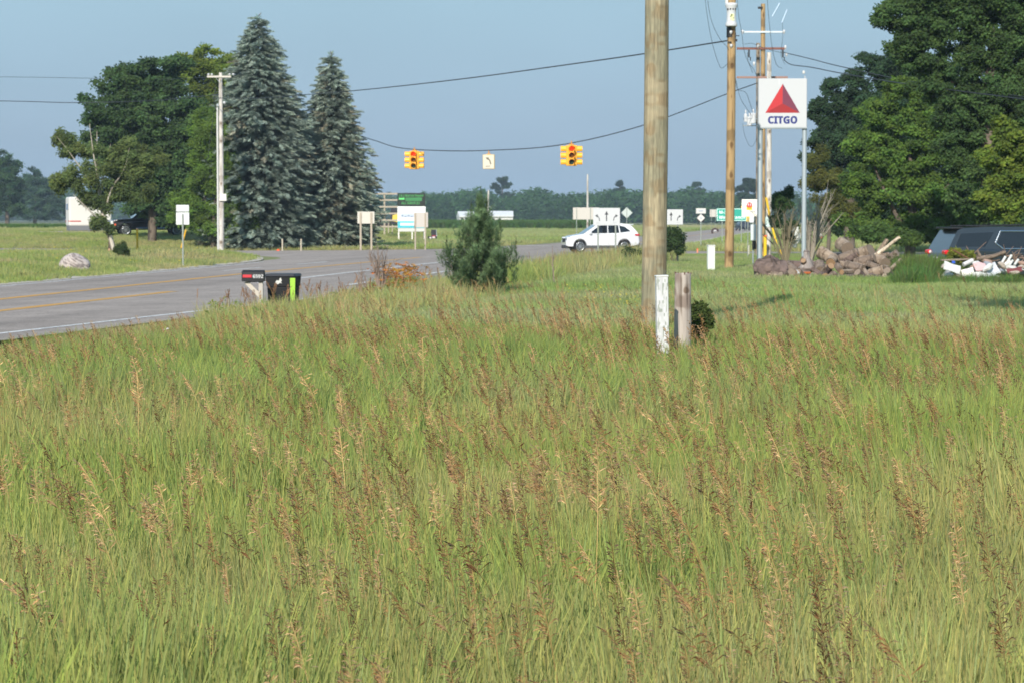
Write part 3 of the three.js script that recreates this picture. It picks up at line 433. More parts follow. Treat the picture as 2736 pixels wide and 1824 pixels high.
{ // right-hand side
  const dark = [0.066, 0.122, 0.036], bright = [0.108, 0.188, 0.034];
  let b, t;
  const tree = (name, label, px, Z, list, c, trunk, per = 9, geos = leafSprays, sc = 1) => { b = ground(px, Z); t = thing(name, label, 'tree', b); limbs(t, trunk); crown(t, lobesFrom(b, Z, list), c, geos, per, foliage, sc); return t; };
  tree('ash_tree', 'tall dark tree overhanging the top right corner with bare trunk showing', 2640, 90, [[2395, 40, 62, 62], [2470, 90, 80, 70], [2560, 60, 80, 80], [2450, 165, 55, 38], [2640, 140, 80, 60], [2600, 235, 75, 45], [2720, 60, 90, 80], [2725, 215, 70, 60], [2520, 10, 120, 60], [2690, -40, 150, 80], [2740, 320, 70, 60], [2530, 300, 60, 55, 0, 0.9], [2490, 225, 60, 50], [2570, 170, 80, 60], [2650, 330, 80, 60], [2560, 380, 80, 60], [2700, 430, 80, 60], [2480, 20, 90, 60], [2430, 110, 60, 50], [2620, 10, 110, 80], [2680, 250, 80, 70], [2590, 290, 80, 60], [2730, 140, 80, 80], [2620, 440, 90, 60], [2600, 530, 80, 46, 1.2], [2685, 585, 70, 36, 1.2]], dark,
    [[[[0, -0.2, 0], [0.05, 3, 0], [0, 6, 0], [0.1, 9, 0]], [0.42, 0.33, 0.26, 0.12]], [[[0, 5.4, 0], [-1.0, 6.8, -0.3], [-2.2, 7.8, -0.6]], [0.14, 0.09, 0.02]], [[[0, 5, 0], [1.1, 6.6, -0.3], [1.8, 8.4, -0.6]], [0.14, 0.09, 0.02]]], 11, leafSprays, 0.8);
  tree('maple_tree', 'dull dark green tree rising just right of the red triangle sign', 2270, 132, [[2225, 320, 52, 62], [2270, 240, 55, 52], [2330, 190, 58, 48], [2195, 385, 42, 48], [2270, 380, 80, 70], [2380, 200, 50, 50], [2185, 300, 24, 36, 0, 0.7], [2300, 470, 90, 60], [2410, 160, 60, 50], [2400, 260, 70, 60], [2340, 300, 70, 60], [2450, 200, 50, 60], [2230, 250, 40, 44], [2180, 420, 50, 50], [2290, 300, 70, 60], [2380, 340, 80, 70], [2240, 480, 80, 60], [2330, 420, 90, 70]], [0.040, 0.082, 0.036],
    [[[[0, -0.2, 0], [0, 3, 0], [0.2, 7, 0]], [0.35, 0.28, 0.1]]], 9);
  tree('box_elder', 'bright green leafy tree in front of the dark trees behind the log pile', 2430, 104, [[2420, 245, 62, 42], [2350, 310, 60, 52], [2440, 330, 80, 60], [2330, 400, 70, 56], [2420, 430, 95, 66], [2520, 400, 70, 66], [2300, 490, 60, 48], [2390, 530, 100, 60], [2500, 520, 95, 62], [2600, 470, 70, 72], [2430, 600, 110, 40], [2580, 570, 80, 46], [2660, 560, 80, 46], [2520, 610, 90, 36], [2300, 600, 66, 36], [2380, 622, 80, 26], [2480, 630, 80, 24]], bright,
    [[[[0, -0.2, 0], [0.1, 2, 0], [0, 5, 0]], [0.26, 0.2, 0.06]], [[[0, 1.2, 0], [-1, 3, 0.3], [-1.6, 4.4, 0.3]], [0.12, 0.09, 0.03]], [[[0.05, 1.4, 0], [1.2, 3, 0.2], [2, 4, 0.2]], [0.12, 0.09, 0.03]]], 11, leafSprays, 0.85);
  tree('sumac_bush', 'olive brown bush behind the right post of the triangle sign', 2210, 116, [[2185, 420, 34, 38], [2175, 480, 34, 40], [2225, 490, 48, 44], [2250, 560, 60, 52], [2200, 560, 36, 50, 0, 0.8]], [0.115, 0.125, 0.030],
    [[[[0, -0.2, 0], [0.1, 1.6, 0], [-0.1, 3.4, 0]], [0.12, 0.09, 0.03]]], 11, fineSprays, 1);
  tree('walnut_tree', 'yellow-green foliage at the right edge above the dark vehicle', 2760, 78, [[2700, 370, 48, 46], [2715, 440, 60, 56], [2672, 470, 36, 44], [2700, 540, 70, 48], [2790, 420, 70, 80], [2640, 430, 34, 30, 0, 0.7], [2646, 545, 40, 34, 0, 0.8], [2690, 340, 30, 26, 0, 0.7]], [0.135, 0.195, 0.03],
    [[[[0, -0.2, 0], [0, 1.6, 0], [-0.2, 3.4, 0]], [0.14, 0.11, 0.04]]], 12, leafSprays, 0.8);
  tree('oak_tree', 'wide shaded dark tree behind the bright green tree', 2600, 150, [[2480, 330, 90, 80], [2580, 350, 100, 90], [2690, 380, 110, 100], [2500, 470, 120, 90], [2640, 500, 130, 90], [2740, 560, 110, 80], [2400, 560, 120, 60], [2300, 540, 110, 70], [2560, 250, 110, 90], [2690, 270, 100, 90], [2450, 420, 110, 80], [2580, 600, 140, 40], [2250, 600, 90, 40]], [0.035, 0.072, 0.026],
    [[[[0, -0.2, 0], [0, 3, 0], [0.2, 7, 0]], [0.4, 0.3, 0.1]]], 6, leafSprays, 1.3);
  tree('oak_tree', 'tall tree standing just outside the right edge, its shade on the lawn', 3330, 33, [[3330, -560, 900, 420]], dark, [[[[0, -0.2, 0], [0, 4, 0], [0, 8, 0]], [0.3, 0.24, 0.1]]], 9);
  for (const [px, py, rx, ry, Z, label] of [[2330, 618, 44, 24, 92, 'low green bush between the traffic cones and the log pile'], [2415, 628, 40, 18, 90, 'low bush left of the dark vehicle'], [1803, 634, 20, 34, 100, 'dark roadside bush behind the big wooden pole'], [1605, 700, 44, 20, 96, 'low roadside bush at the foot of the three arrow sign'], [1690, 692, 30, 30, 97, 'taller weedy bush left of the big wooden pole']]) {
    b = ground(px, Z); t = thing('green_bush', label, 'bush', b); obj('stem', [bar(V(0, -0.1, 0), V(0.15, 0.6, 0), 0.03, 0.01), bar(V(0, -0.1, 0), V(-0.2, 0.5, 0), 0.03, 0.01)], barkMat, t);
    crown(t, lobesFrom(b, Z, [[px, py, rx, ry], [px - rx * 0.5, py + ry * 0.5, rx * 0.7, ry * 0.7], [px + rx * 0.5, py + ry * 0.4, rx * 0.6, ry * 0.7]]), Z > 95 ? [0.05, 0.09, 0.03] : [0.085, 0.15, 0.04], fineSprays, 14, foliage, 0.9);
  }
  // dark leafy sprig by the old post
  b = ground(1866, 23.5); t = thing('leafy_sprig', 'small dark leafy plant beside the weathered wooden post', 'plant', b);
  obj('stem', [bar(V(0, 0, 0), V(0, 0.62, 0), 0.006, 0.003), bar(V(0, 0.2, 0), V(0.07, 0.6, 0), 0.005, 0.002)], mat(0x4a5a2a, 0.9), t);
  crown(t, [[0.0, 0.66, 0, 0.05, 0.09, 0.05, 1], [0.05, 0.6, 0, 0.04, 0.06, 0.05, 1], [-0.01, 0.52, 0, 0.04, 0.07, 0.04, 0.8]], [0.075, 0.11, 0.026], leafSprays, 200, foliage, 0.24);
}
// bare twigs
function bareShrub(name, label, px, Z, H, W, n, m, lean = 0) {
  const b = ground(px, Z), t = thing(name, label, 'shrub', b), g = [];
  for (let i = 0; i < n; i++) { const a = rnd() * 6.283, w = W * rr(0.3, 1), h = H * rr(0.6, 1), e = V(Math.cos(a) * w + lean * h, h, Math.sin(a) * w * 0.6), mid = V(e.x * 0.35 + gauss() * 0.05, h * 0.5, e.z * 0.35);
    g.push(taper([V(gauss() * 0.04, -0.05, gauss() * 0.04), mid, e], [0.017 * Math.sqrt(H), 0.013 * Math.sqrt(H), 0.005], 4));
    for (let k = 0; k < 5; k++) { const u = rr(0.4, 0.95), s0 = V(lerp(mid.x, e.x, Math.max(0, u * 2 - 1)), u * h, lerp(mid.z, e.z, Math.max(0, u * 2 - 1))), d = V(gauss(), rr(0.3, 1), gauss()).multiplyScalar(0.2 * H); g.push(bar(s0, s0.clone().add(d), 0.008 * Math.sqrt(H), 0.004, 3)); } }
  obj('twigs', g, m, t).userData.kind = 'stuff'; return t;
}
const twigMat = mat(0x8d7c70, 0.95), greyTwig = mat(0x9a9284, 0.95);
bareShrub('bare_shrub', 'bare brown twiggy shrub in front of the lane lines', 1017, 60, 1.5, 0.36, 16, twigMat);
bareShrub('bare_shrub', 'thin bare stalk left of the twiggy shrub', 962, 60, 1.1, 0.08, 3, twigMat);
bareShrub('dead_stalk', 'single tall dead stalk rising before the white car', 1482, 58, 1.15, 0.03, 1, twigMat, -0.05);
bareShrub('dead_bush', 'grey leafless bush around the right post of the triangle sign', 2165, 92, 3.0, 1.3, 30, greyTwig, 0.05);
bareShrub('dead_bush', 'arching half-dead bush between the two sign posts', 2100, 90, 2.3, 1.1, 22, mat(0x7d745c, 0.95), -0.18);
{ const b = ground(2092, 91), t = thing('sapling', 'dark green sapling top between the posts of the triangle sign', 'tree', b); limbs(t, [[[[0, -0.1, 0], [0.1, 1.6, 0], [-0.1, 2.9, 0]], [0.05, 0.035, 0.01]]]); crown(t, lobesFrom(b, 91, [[2082, 530, 26, 16, 0, 0.8], [2110, 515, 16, 12, 0, 0.7], [2095, 555, 24, 20, 0, 0.8], [2115, 625, 26, 36, 0, 0.5], [2075, 590, 14, 16, 0, 0.4]]), [0.05, 0.10, 0.03], fineSprays, 16, foliage, 0.7); }
// day lilies, weeds by the rubbish
{
  const B = newB(); for (let i = 0; i < 9; i++) blade(B, gauss() * 0.06, gauss() * 0.06, rr(0.3, 0.6), 0.016, rnd() * 6.283, rr(0.2, 0.7), [0.5, 0.75, 0.2]);
  const bloom = newB(); for (let i = 0; i < 6; i++) { const a = i / 6 * 6.283, i0 = bloom.pos.length / 3; bloom.pos.push(0, 0, 0, Math.cos(a - 0.35) * 0.04, 0.035, Math.sin(a - 0.35) * 0.04, Math.cos(a + 0.35) * 0.04, 0.035, Math.sin(a + 0.35) * 0.04, Math.cos(a) * 0.085, 0.03, Math.sin(a) * 0.085); for (let q = 0; q < 4; q++) bloom.col.push(1, 1, 1); bloom.idx.push(i0, i0 + 1, i0 + 2, i0 + 1, i0 + 3, i0 + 2); }
  const sp = [], st = [];
  for (let i = 0; i < 340; i++) { const Z = rr(58, 72), px = 1065 + gauss() * 95, g = ground(px, Z), k = rr(0.35, 0.8); st.push([g.x, g.y, g.z, rr(0.7, 1.1), rnd() * 6.283, [0.28, 0.34, 0.1]]); if (rnd() < 0.75) sp.push([g.x, g.y + k, g.z, rr(0.8, 1.4), rnd() * 6.283, [0.62 * rr(0.8, 1.1), 0.22 * rr(0.7, 1.4), 0.03], gauss() * 0.5, gauss() * 0.5]); }
  scatter('lily_leaves', [toGeo(B.pos, B.col, B.idx)], grassMat, st).forEach(o => tag(o, 'strappy leaves of the orange roadside lilies', 'leaves', null, 'stuff'));
  scatter('lily_flowers', [toGeo(bloom.pos, bloom.col, bloom.idx)], foliage, sp).forEach(o => tag(o, 'orange day lilies flowering beside the road left of the pine', 'flowers', null, 'stuff'));
  const w = []; for (let i = 0; i < 1700; i++) { const Z = rr(60, 64), px = rr(2360, 2860), g = ground(px, Z), k = ss(2360, 2440, px); w.push([g.x, g.y - 0.02, g.z, rr(0.35, 0.9) * (0.35 + 0.65 * k) * (0.3 + 1.1 * noise(px * 0.03, Z)) * (1 - 0.4 * ss(2480, 2540, px)), rnd() * 6.283, [0.13 * rr(0.7, 1.3), 0.225 * rr(0.8, 1.2), 0.06]]); }
  for (let i = 0; i < 500; i++) { const Z = rr(66, 69), px = rr(2400, 2560), g = ground(px, Z); w.push([g.x, g.y, g.z, rr(0.8, 1.35), rnd() * 6.283, [0.15 * rr(0.8, 1.2), 0.23 * rr(0.8, 1.2), 0.06]]); }
  scatter('rank_weeds', [tuft(28, 0.16, 0.25, 0.58, 0.01, 0.02, 0.6), tuft(26, 0.16, 0.3, 0.66, 0.01, 0.022, 0.5)], grassMat, w).forEach(o => tag(o, 'lush dark green weeds growing in front of the white rubbish', 'weeds', 'weeds by the rubbish', 'stuff'));
  const yf = []; for (let i = 0; i < 60; i++) { const Z = rr(36, 47), px = rr(1500, 1720), g = ground(px, Z); yf.push([g.x, g.y + rr(0.25, 0.4), g.z, rr(0.2, 0.35), rnd() * 6.283, [0.7, 0.62, 0.08], gauss(), gauss()]); }
  for (let i = 0; i < 160; i++) { const Z = rr(100, 128), px = rr(20, 600), g = ground(px, Z); if (fbm(px * 0.02, Z * 0.1) < 0.5) continue; yf.push([g.x, g.y + rr(0.15, 0.4), g.z, rr(0.5, 0.9), rnd() * 6.283, [0.6, 0.48, 0.06], gauss(), gauss()]); }
  scatter('yellow_wildflowers', [toGeo(bloom.pos, bloom.col, bloom.idx)], foliage, yf).forEach(o => tag(o, 'scattered small yellow wildflowers in the grass', 'flowers', null, 'stuff'));
}
// far woods, corn
{
  const farTree = n => { const B = newB(); for (let i = 0; i < n; i++) { const a = rnd() * 6.283, cb = rr(-0.9, 1), sb = Math.sqrt(1 - cb * cb), q = rr(0.75, 1.05) * (0.8 + 0.35 * noise(a * 2, cb * 3 + 5)), c = V(Math.cos(a) * sb * 0.42 * q, 0.58 + cb * 0.42 * q, Math.sin(a) * sb * 0.42 * q), i0 = B.pos.length / 3, v = rr(0.7, 1.3), L = rr(0.05, 0.09); for (let k = 0; k < 3; k++) { const d = V(gauss(), gauss() * 0.7, gauss()).multiplyScalar(L * 1.6); B.pos.push(c.x + d.x, c.y + d.y, c.z + d.z); B.col.push(v, v, v); } B.idx.push(i0, i0 + 1, i0 + 2); } return toGeo(B.pos, B.col, B.idx); };
  const g = [farTree(420), farTree(420), farTree(380)], sp = [], near = [], wood = [0.05, 0.12, 0.035];
  for (let i = 0; i < 2600; i++) { const Z = rr(1350, 1900), X = rr(-0.30, 0.28) * Z, u = X / Z, H = (16 - 14 * u) * rr(0.8, 1.12) * (0.92 + 0.16 * noise(X * 0.01, 4)), v = rr(0.75, 1.25); sp.push([X, -0.17 * H, -Z, H * 1.15, rnd() * 6.283, wood.map(q => q * v)]); }
  for (let i = 0; i < 420; i++) { const Z = rr(860, 960), px = rr(1100, 2150), H = rr(8.5, 12.5) * (0.82 + 0.35 * noise(px * 0.012, 9)), q = at(px, 585, Z), v = rr(0.75, 1.25); near.push([q.x, -0.17 * H, -Z, H * 1.15, rnd() * 6.283, wood.map(q => q * v)]); }
  scatter('far_woods', g, foliage, sp).forEach(o => tag(o, 'long band of woods along the horizon', 'woods', 'woods along the horizon', 'stuff'));
  scatter('tree_row', g, foliage, near).forEach(o => tag(o, 'row of trees standing in front of the horizon woods', 'trees', 'tree row past the fields', 'stuff'));
  for (const [px, py, w, Z, label] of [[1342, 500, 30, 900, 'taller open-topped pine standing over the woods right of the arrow box'], [1655, 512, 14, 900, 'slim taller pine over the woods left of the big pole'], [1866, 515, 26, 880, 'lone taller pine over the woods left of the second pole'], [2000, 505, 36, 700, 'flat-topped pine over the woods behind the small white sign']]) {
    const b = ground(px, Z), t = thing('horizon_pine', label, 'tree', b), top = at(px, py - 28, Z).y - b.y; limbs(t, [[[[0, -0.3, 0], [0.1, top * 0.5, 0], [0, top, 0]], [0.35, 0.26, 0.1]]]);
    crown(t, lobesFrom(b, Z, [[px, py - 20, w * 0.45, 8, 0, 0.8], [px - w * 0.5, py, w * 0.5, 8], [px + w * 0.45, py - 4, w * 0.5, 9], [px, py + 22, w * 0.9, 18]]), [0.035, 0.07, 0.035], leafSprays, 2.4, foliage, 3.2);
  }
  const corn = newB(); for (let i = 0; i < 26; i++) blade(corn, gauss() * 0.5, gauss() * 0.5, rr(1.2, 2.1), 0.09, rnd() * 6.283, rr(0.1, 0.6), greens());
  const cs = []; for (let i = 0; i < 5200; i++) { const Z = rr(455, 490), px = rr(1000, 1600), q = at(px, 585, Z); cs.push([q.x, -0.05, -Z, rr(0.85, 1.1), rnd() * 6.283, [0.075 * rr(0.8, 1.2), 0.15 * rr(0.8, 1.2), 0.03]]); }
  for (let i = 0; i < 2600; i++) { const Z = rr(300, 330), px = rr(-120, 330), q = ground(px, Z); cs.push([q.x, q.y - 0.05, -Z, rr(0.6, 0.8), rnd() * 6.283, [0.075 * rr(0.8, 1.2), 0.15 * rr(0.8, 1.2), 0.03]]); }
  scatter('corn_crop', [toGeo(corn.pos, corn.col, corn.idx)], foliage, cs).forEach(o => tag(o, 'green strip of tall corn in front of the woods', 'corn', null, 'stuff'));
}

// ---------------------------------------------------------------- poles, wires, signals
const newWood = new THREE.MeshStandardMaterial({ map: texture(256, 1024, (u, v) => { const wx = 0.35 * (noise(u * 8, v * 20, 8) - 0.5), m1 = 0.6 * noise(u * 6 + wx, v * 16 + 3, 6) + 0.4 * noise(u * 14, v * 44 + 7, 14), m2 = 0.6 * noise(u * 5 + 2, v * 9 + 50, 5) + 0.4 * noise(u * 16, v * 30 + 80, 16), g = 0.6 * noise(u * 48, v * 10, 48) + 0.4 * noise(u * 96, v * 40, 96), ring = noise(u * 4 + 1, v * 26 + 90, 4); let k = mixc([170, 157, 128], [148, 142, 117], ss(0.35, 0.65, m2)); k = mixc(k, [138, 114, 82], ss(0.5, 0.7, m1) * 0.5); k = mixc(k, [118, 94, 64], ss(0.8, 0.93, ring) * 0.6); const q = 0.72 + 0.36 * g; return k.map(x => x * q); }), roughness: 0.9, bumpMap: texture(256, 256, (u, v) => { const k = 255 * (0.6 * noise(u * 40, v * 5, 40) + 0.4 * noise(u * 80, v * 12, 80)); return [k, k, k]; }, false), bumpScale: 0.004 });
const tanWood = new THREE.MeshStandardMaterial({ map: woodTex([176, 148, 106], [148, 122, 84], [120, 98, 66], 22, 4), roughness: 0.9 });
const greyWood = new THREE.MeshStandardMaterial({ map: woodTex([158, 146, 128], [128, 116, 100], [100, 88, 74], 20, 5), roughness: 0.95 });
const paleWood = new THREE.MeshStandardMaterial({ map: woodTex([212, 208, 200], [186, 180, 172], [158, 150, 140], 24, 4), roughness: 0.9 });
const white = mat(0xc6c6c2, 0.5), offWhite = mat(0xd8d6cd, 0.6), galv = mat(0x9fa6a8, 0.5, 0.6), black = mat(0x17181a, 0.55), porcelain = mat(0xc6c8ca, 0.25), dullMetal = mat(0xb7b5ae, 0.55, 0.25), yellowPlastic = mat(0xe2b81c, 0.5), orange = mat(0xe8531c, 0.55), cableMat = mat(0x2c3136, 0.7), rust = mat(0x7e5448, 0.9);
function woodPole(r0, r1, H, turns = 3, wob = 0.012) {
  const g = new THREE.CylinderGeometry(r1, r0, H, 28, 50, false).translate(0, H / 2, 0), P = g.attributes.position, U = g.attributes.uv;
  for (let i = 0; i < P.count; i++) { const a = Math.atan2(P.getZ(i), P.getX(i)), y = P.getY(i), k = 1 + wob * 3 * (noise(Math.cos(a) * 1.3 + 10, Math.sin(a) * 1.3 + y * 0.8) - 0.5) + 0.02 * (noise(Math.cos(a) * 5 + 9, Math.sin(a) * 5 + y * 0.15) - 0.5); P.setX(i, P.getX(i) * k + 0.02 * Math.sin(y * 0.35)); P.setZ(i, P.getZ(i) * k); U.setY(i, U.getY(i) * turns); }
  g.computeVertexNormals(); return g;
}
function insulator(p, h = 0.22, r = 0.07) { return new THREE.LatheGeometry([[0.02, 0], [0.035, h * 0.3], [r, h * 0.45], [r * 0.6, h * 0.6], [r * 0.95, h * 0.72], [r * 0.5, h * 0.95], [0, h]].map(q => new THREE.Vector2(...q)), 10).translate(p.x, p.y, p.z); }
let b, t;
b = ground(1746, 32.5); t = thing('utility_pole', 'thick weathered wooden pole closest to the camera', 'pole', b, 0.4);
{ const o = obj('shaft', woodPole(0.168, 0.150, 9.5, 3), newWood, t); o.rotation.z = -0.004; }

b = ground(1948, 81); t = thing('utility_pole', 'tan wooden pole carrying the white cable termination', 'pole', b);
{
  const K = px => M_(px, 81), Y = py => at(1948, py, 81).y - b.y;
  const o = obj('shaft', woodPole(0.155, 0.135, 11, 3), tanWood, t); o.rotation.z = -0.006;
  obj('termination', new THREE.LatheGeometry([[0, Y(72)], [0.17, Y(72)], [0.195, Y(70)], [0.19, Y(62)], [0.165, Y(60)], [0.15, Y(40)], [0.165, Y(24)], [0.21, Y(16)], [0.205, Y(11)], [0.17, Y(9)], [0, Y(9)]].map(q => new THREE.Vector2(...q)), 24).translate(0.03, 0, 0.17), porcelain, t);
  for (let k = 0; k < 4; k++) obj('clamp', rbox(0.045, 0.05, 0.05, 0.01, -0.1 + k * 0.085, Y(26), 0.33 - Math.abs(k - 1.5) * 0.02), black, t);
  obj('warning_label', rbox(0.13, 0.22, 0.01, 0.003, 0.04, Y(48), 0.33), mat(0xd8dca2, 0.6), t);
  for (const q of [[0.05, 0.05, 0.006, 0.03, Y(42), 0.338], [0.04, 0.03, 0.006, 0.0, Y(46), 0.338], [0.03, 0.03, 0.006, 0.085, Y(50), 0.338]]) obj('warning_mark', box(...q), mat(0x4a4d30, 0.7), t);
  obj('sleeve', cyl(0.142, 0.146, Y(72) - Y(100), 0.03, Y(100), 0, 20), black, t);
  obj('conduit', cyl(0.05, 0.05, Y(-60) - Y(9), -0.12, Y(9), 0.12), offWhite, t);
  for (const [x, py] of [[0.02, 92], [0.03, 128]]) obj('insulator', insulator(V(x, Y(py), 0.16), 0.12, 0.06), porcelain, t);
  obj('bracket', [box(0.05, 0.3, 0.05, 0.17, Y(100), 0.05), box(0.22, 0.03, 0.03, 0.2, Y(96), 0.08), box(0.07, 0.07, 0.07, 0.2, Y(108), 0.1), box(0.12, 0.03, 0.03, -0.02, Y(113), 0.16), box(0.03, 0.12, 0.03, 0.02, Y(118), 0.16)], black, t);
}
// the three poles at the corner
{
  const Z = 130;
  b = ground(2037, Z); t = thing('utility_pole', 'tallest tan wooden pole with three crossarms behind the triangle sign', 'pole', b);
  const Y = py => at(2037, py, Z).y - b.y, X = px => M_(px - 2037, Z);
  obj('shaft', woodPole(0.15, 0.115, Y(10), 3), tanWood, t);
  obj('crossarm', rbox(X(2092) - X(1981), 0.1, 0.1, 0.02, (X(2092) + X(1981)) / 2, Y(86), 0.13), mat(0xc9d4da, 0.5), t).userData.label = 'pale grey upper crossarm';
  obj('crossarm', rbox(X(2096) - X(1966), 0.12, 0.1, 0.01, (X(2096) + X(1966)) / 2, Y(130), 0.13), rust, t).userData.label = 'red brown middle crossarm';
  obj('crossarm', rbox(X(2102) - X(1966), 0.11, 0.1, 0.01, (X(2102) + X(1966)) / 2, Y(207), 0.13), mat(0x96766a, 0.9), t).userData.label = 'faded red brown lower crossarm';
  for (const [px, py, h] of [[1981, 92, 0.24], [2091, 92, 0.24], [2095, 134, 0.26], [2098, 152, 0.22], [2012, 178, 0.26], [2022, 130, 0.2]]) obj('insulator', insulator(V(X(px), Y(py), 0.2), h, 0.085), porcelain, t);
  for (const px of [1998, 2088]) obj('cutout', [box(0.09, 0.4, 0.09, X(px), Y(144), 0.22), box(0.05, 0.2, 0.05, X(px + 4), Y(158), 0.22)], cableMat, t);
  obj('spotlight', [box(0.24, 0.12, 0.12, X(2028), Y(21), 0.1)], black, t);
  b = ground(2024, Z + 2); t = thing('utility_pole', 'shorter grey wooden pole with white transformers behind the triangle sign', 'pole', b);
  const Y2 = py => at(2024, py, Z + 2).y - b.y, X2 = px => M_(px - 2024, Z + 2);
  obj('shaft', woodPole(0.12, 0.105, Y2(115), 3), greyWood, t);
  for (const [px, py, r, h] of [[2010, 330, 0.16, 0.5], [2000, 336, 0.13, 0.42], [1990, 326, 0.1, 0.38]]) { const o = obj('transformer', [cyl(r, r, h, X2(px), Y2(py), 0.25, 16), cyl(r * 0.7, r, 0.06, X2(px), Y2(py) + h, 0.25, 16)], porcelain, t); obj('bushing', insulator(V(0, 0, 0), 0.22, 0.05).translate(X2(px), Y2(py) + h + 0.05, 0.25), porcelain, o); }
  obj('bracket', [box(0.9, 0.05, 0.06, X2(2006), Y2(318), 0.1), box(0.9, 0.05, 0.06, X2(2006), Y2(336), 0.1)], galv, t);
  b = ground(2053, Z - 2); t = thing('utility_pole', 'pale painted pole with yellow guard right of the triangle sign', 'pole', b, 0);
  const Y3 = py => at(2053, py, Z - 2).y - b.y, X3 = px => M_(px - 2053, Z - 2);
  obj('shaft', woodPole(0.15, 0.12, Y3(140), 3), paleWood, t);
  obj('warning_band', cyl(0.165, 0.165, 0.5, 0, Y3(606), 0, 18), mat(0xc4dad6, 0.5), t);
  obj('guard_strip', [bar(V(X3(2046), Y3(528), 0.2), V(X3(2060), Y3(602), 0.22), 0.06, 0.06, 8)], yellowPlastic, t);
}
{
  const Z = 158; b = ground(590, Z); t = thing('utility_pole', 'silver grey wooden pole with a short crossarm left of the spruces', 'pole', b);
  const Y = py => at(590, py, Z).y - b.y, X = px => M_(px - 590, Z);
  obj('shaft', woodPole(0.19, 0.11, Y(194), 3), paleWood, t).rotation.z = -0.004;
  obj('crossarm', rbox(X(620) - X(556), 0.12, 0.1, 0.01, X(588), Y(205), 0.14), mat(0xc4beb2, 0.9), t);
  obj('brace', [bar(V(X(580), Y(208), 0.14), V(0, Y(222), 0.12), 0.02), bar(V(X(598), Y(208), 0.14), V(0, Y(222), 0.12), 0.02)], galv, t);
  for (const px of [560, 569, 616, 626]) obj('insulator', insulator(V(X(px), Y(203), 0.14), 0.16, 0.1), porcelain, t);
  for (const [px, py] of [[584, 288], [602, 280]]) obj('insulator', insulator(V(X(px), Y(py), 0.2), 0.22, 0.11), porcelain, t);
  obj('conduit', cyl(0.062, 0.062, Y(288), X(583), 0, 0.16, 12), white, t);
  obj('meter_box', rbox(0.46, 0.46, 0.18, 0.03, X(597), Y(528), 0.22), offWhite, t);
  obj('wire', tube([V(X(580), Y(232), 0.2), V(X(574), Y(270), 0.2), V(X(583), Y(300), 0.2)], 0.025), cableMat, t); obj('wire', tube([V(X(574), Y(300), 0.15), V(X(556), Y(430), 0.15)], 0.015), cableMat, t);
}
b = ground(1570, 380); t = thing('utility_pole', 'pale distant pole rising behind the lane arrow sign', 'pole', b); obj('shaft', cyl(0.13, 0.17, at(1570, 467, 380).y - b.y, 0, 0, 0, 12), paleWood, t); obj('cap', cyl(0.1, 0.14, 0.12, 0, at(1570, 467, 380).y - b.y, 0, 10), galv, t);
b = ground(1302, 430); t = thing('utility_pole', 'slanting distant pole above the white barns', 'pole', b); { const H = at(1302, 508, 430).y - b.y; const o = obj('shaft', cyl(0.14, 0.18, H, 0, 0, 0, 12), paleWood, t); o.rotation.z = -0.03; obj('lamp_arm', [box(0.5, 0.06, 0.06, 0.35, H * 0.6, 0), rbox(0.3, 0.12, 0.2, 0.03, 0.6, H * 0.58, 0)], galv, t); }

// cables
function cable(label, pts, r = 0.022, name = 'overhead_cable') { return tag(obj(name, tube(pts.map(q => at(...q)), r, 60, 5), cableMat), label, 'cable'); }
cable('signal span wire holding the traffic lights', [[960, 362, 168], [1000, 375, 158], [1103, 399, 138], [1306, 402, 128], [1525, 383, 122], [1725, 333, 124], [1945, 250, 127], [2024, 222, 129.6]], 0.026);
cable('upper twisted cable from the tan pole to the spruces', [[560, 262, 158], [700, 262, 144], [790, 255, 136], [960, 241, 124], [1250, 209, 107], [1500, 175, 96], [1725, 143, 88], [1948, 108, 81]], 0.024);
cable('thin upper wire crossing the sky at far left', [[-150, 204, 190], [60, 206, 182], [290, 210, 174], [430, 212, 168], [560, 206, 158]], 0.016);
cable('thicker lower wire crossing the sky at far left', [[-150, 266, 170], [60, 271, 160], [240, 274, 152], [420, 268, 154], [584, 252, 157.6]], 0.026);
cable('upper dark wire from the crossarm to the right trees', [[2095, 140, 129.8], [2170, 158, 122], [2240, 176, 112], [2420, 215, 104], [2760, 262, 86]], 0.022);
cable('lower dark wire from the crossarm to the right trees', [[2096, 160, 129.8], [2108, 170, 128], [2170, 180, 120], [2240, 194, 110], [2420, 224, 95], [2760, 268, 80]], 0.024);
cable('wire dropping from the sky left of the tan pole', [[1878, -60, 84], [1890, 40, 83], [1905, 120, 82], [1920, 168, 81.5], [1930, 182, 81], [1945, 170, 80.8]], 0.008);
cable('second wire curving in to the top of the tan pole', [[1886, -40, 84], [1900, 50, 83], [1922, 100, 82], [1946, 128, 80.8]], 0.008);
cable('long drop wire right of the tan pole', [[1966, -60, 128], [1974, 40, 128.5], [1982, 86, 129.7], [1990, 140, 129.8], [2004, 175, 129.8], [2012, 195, 131.6]], 0.012);
cable('long drop wire right of the tall pole', [[2046, -60, 128], [2056, 60, 128.5], [2066, 140, 129], [2078, 176, 129.5], [2090, 182, 129.8]], 0.012);
cable('looping jumper wire below the lower crossarm', [[1966, 215, 129.8], [1972, 240, 129.5], [1990, 245, 129.5], [2004, 275, 130.5], [2012, 300, 131.6]], 0.012);
cable('second jumper running down to the transformers', [[1966, 210, 129.8], [1978, 260, 129.5], [1996, 290, 130.5], [2008, 306, 131.6]], 0.010);
cable('slack cable hanging below the white transformers', [[1985, 330, 131.6], [1990, 360, 131], [2002, 388, 131], [2012, 390, 131.4], [2022, 370, 131.8]], 0.009);
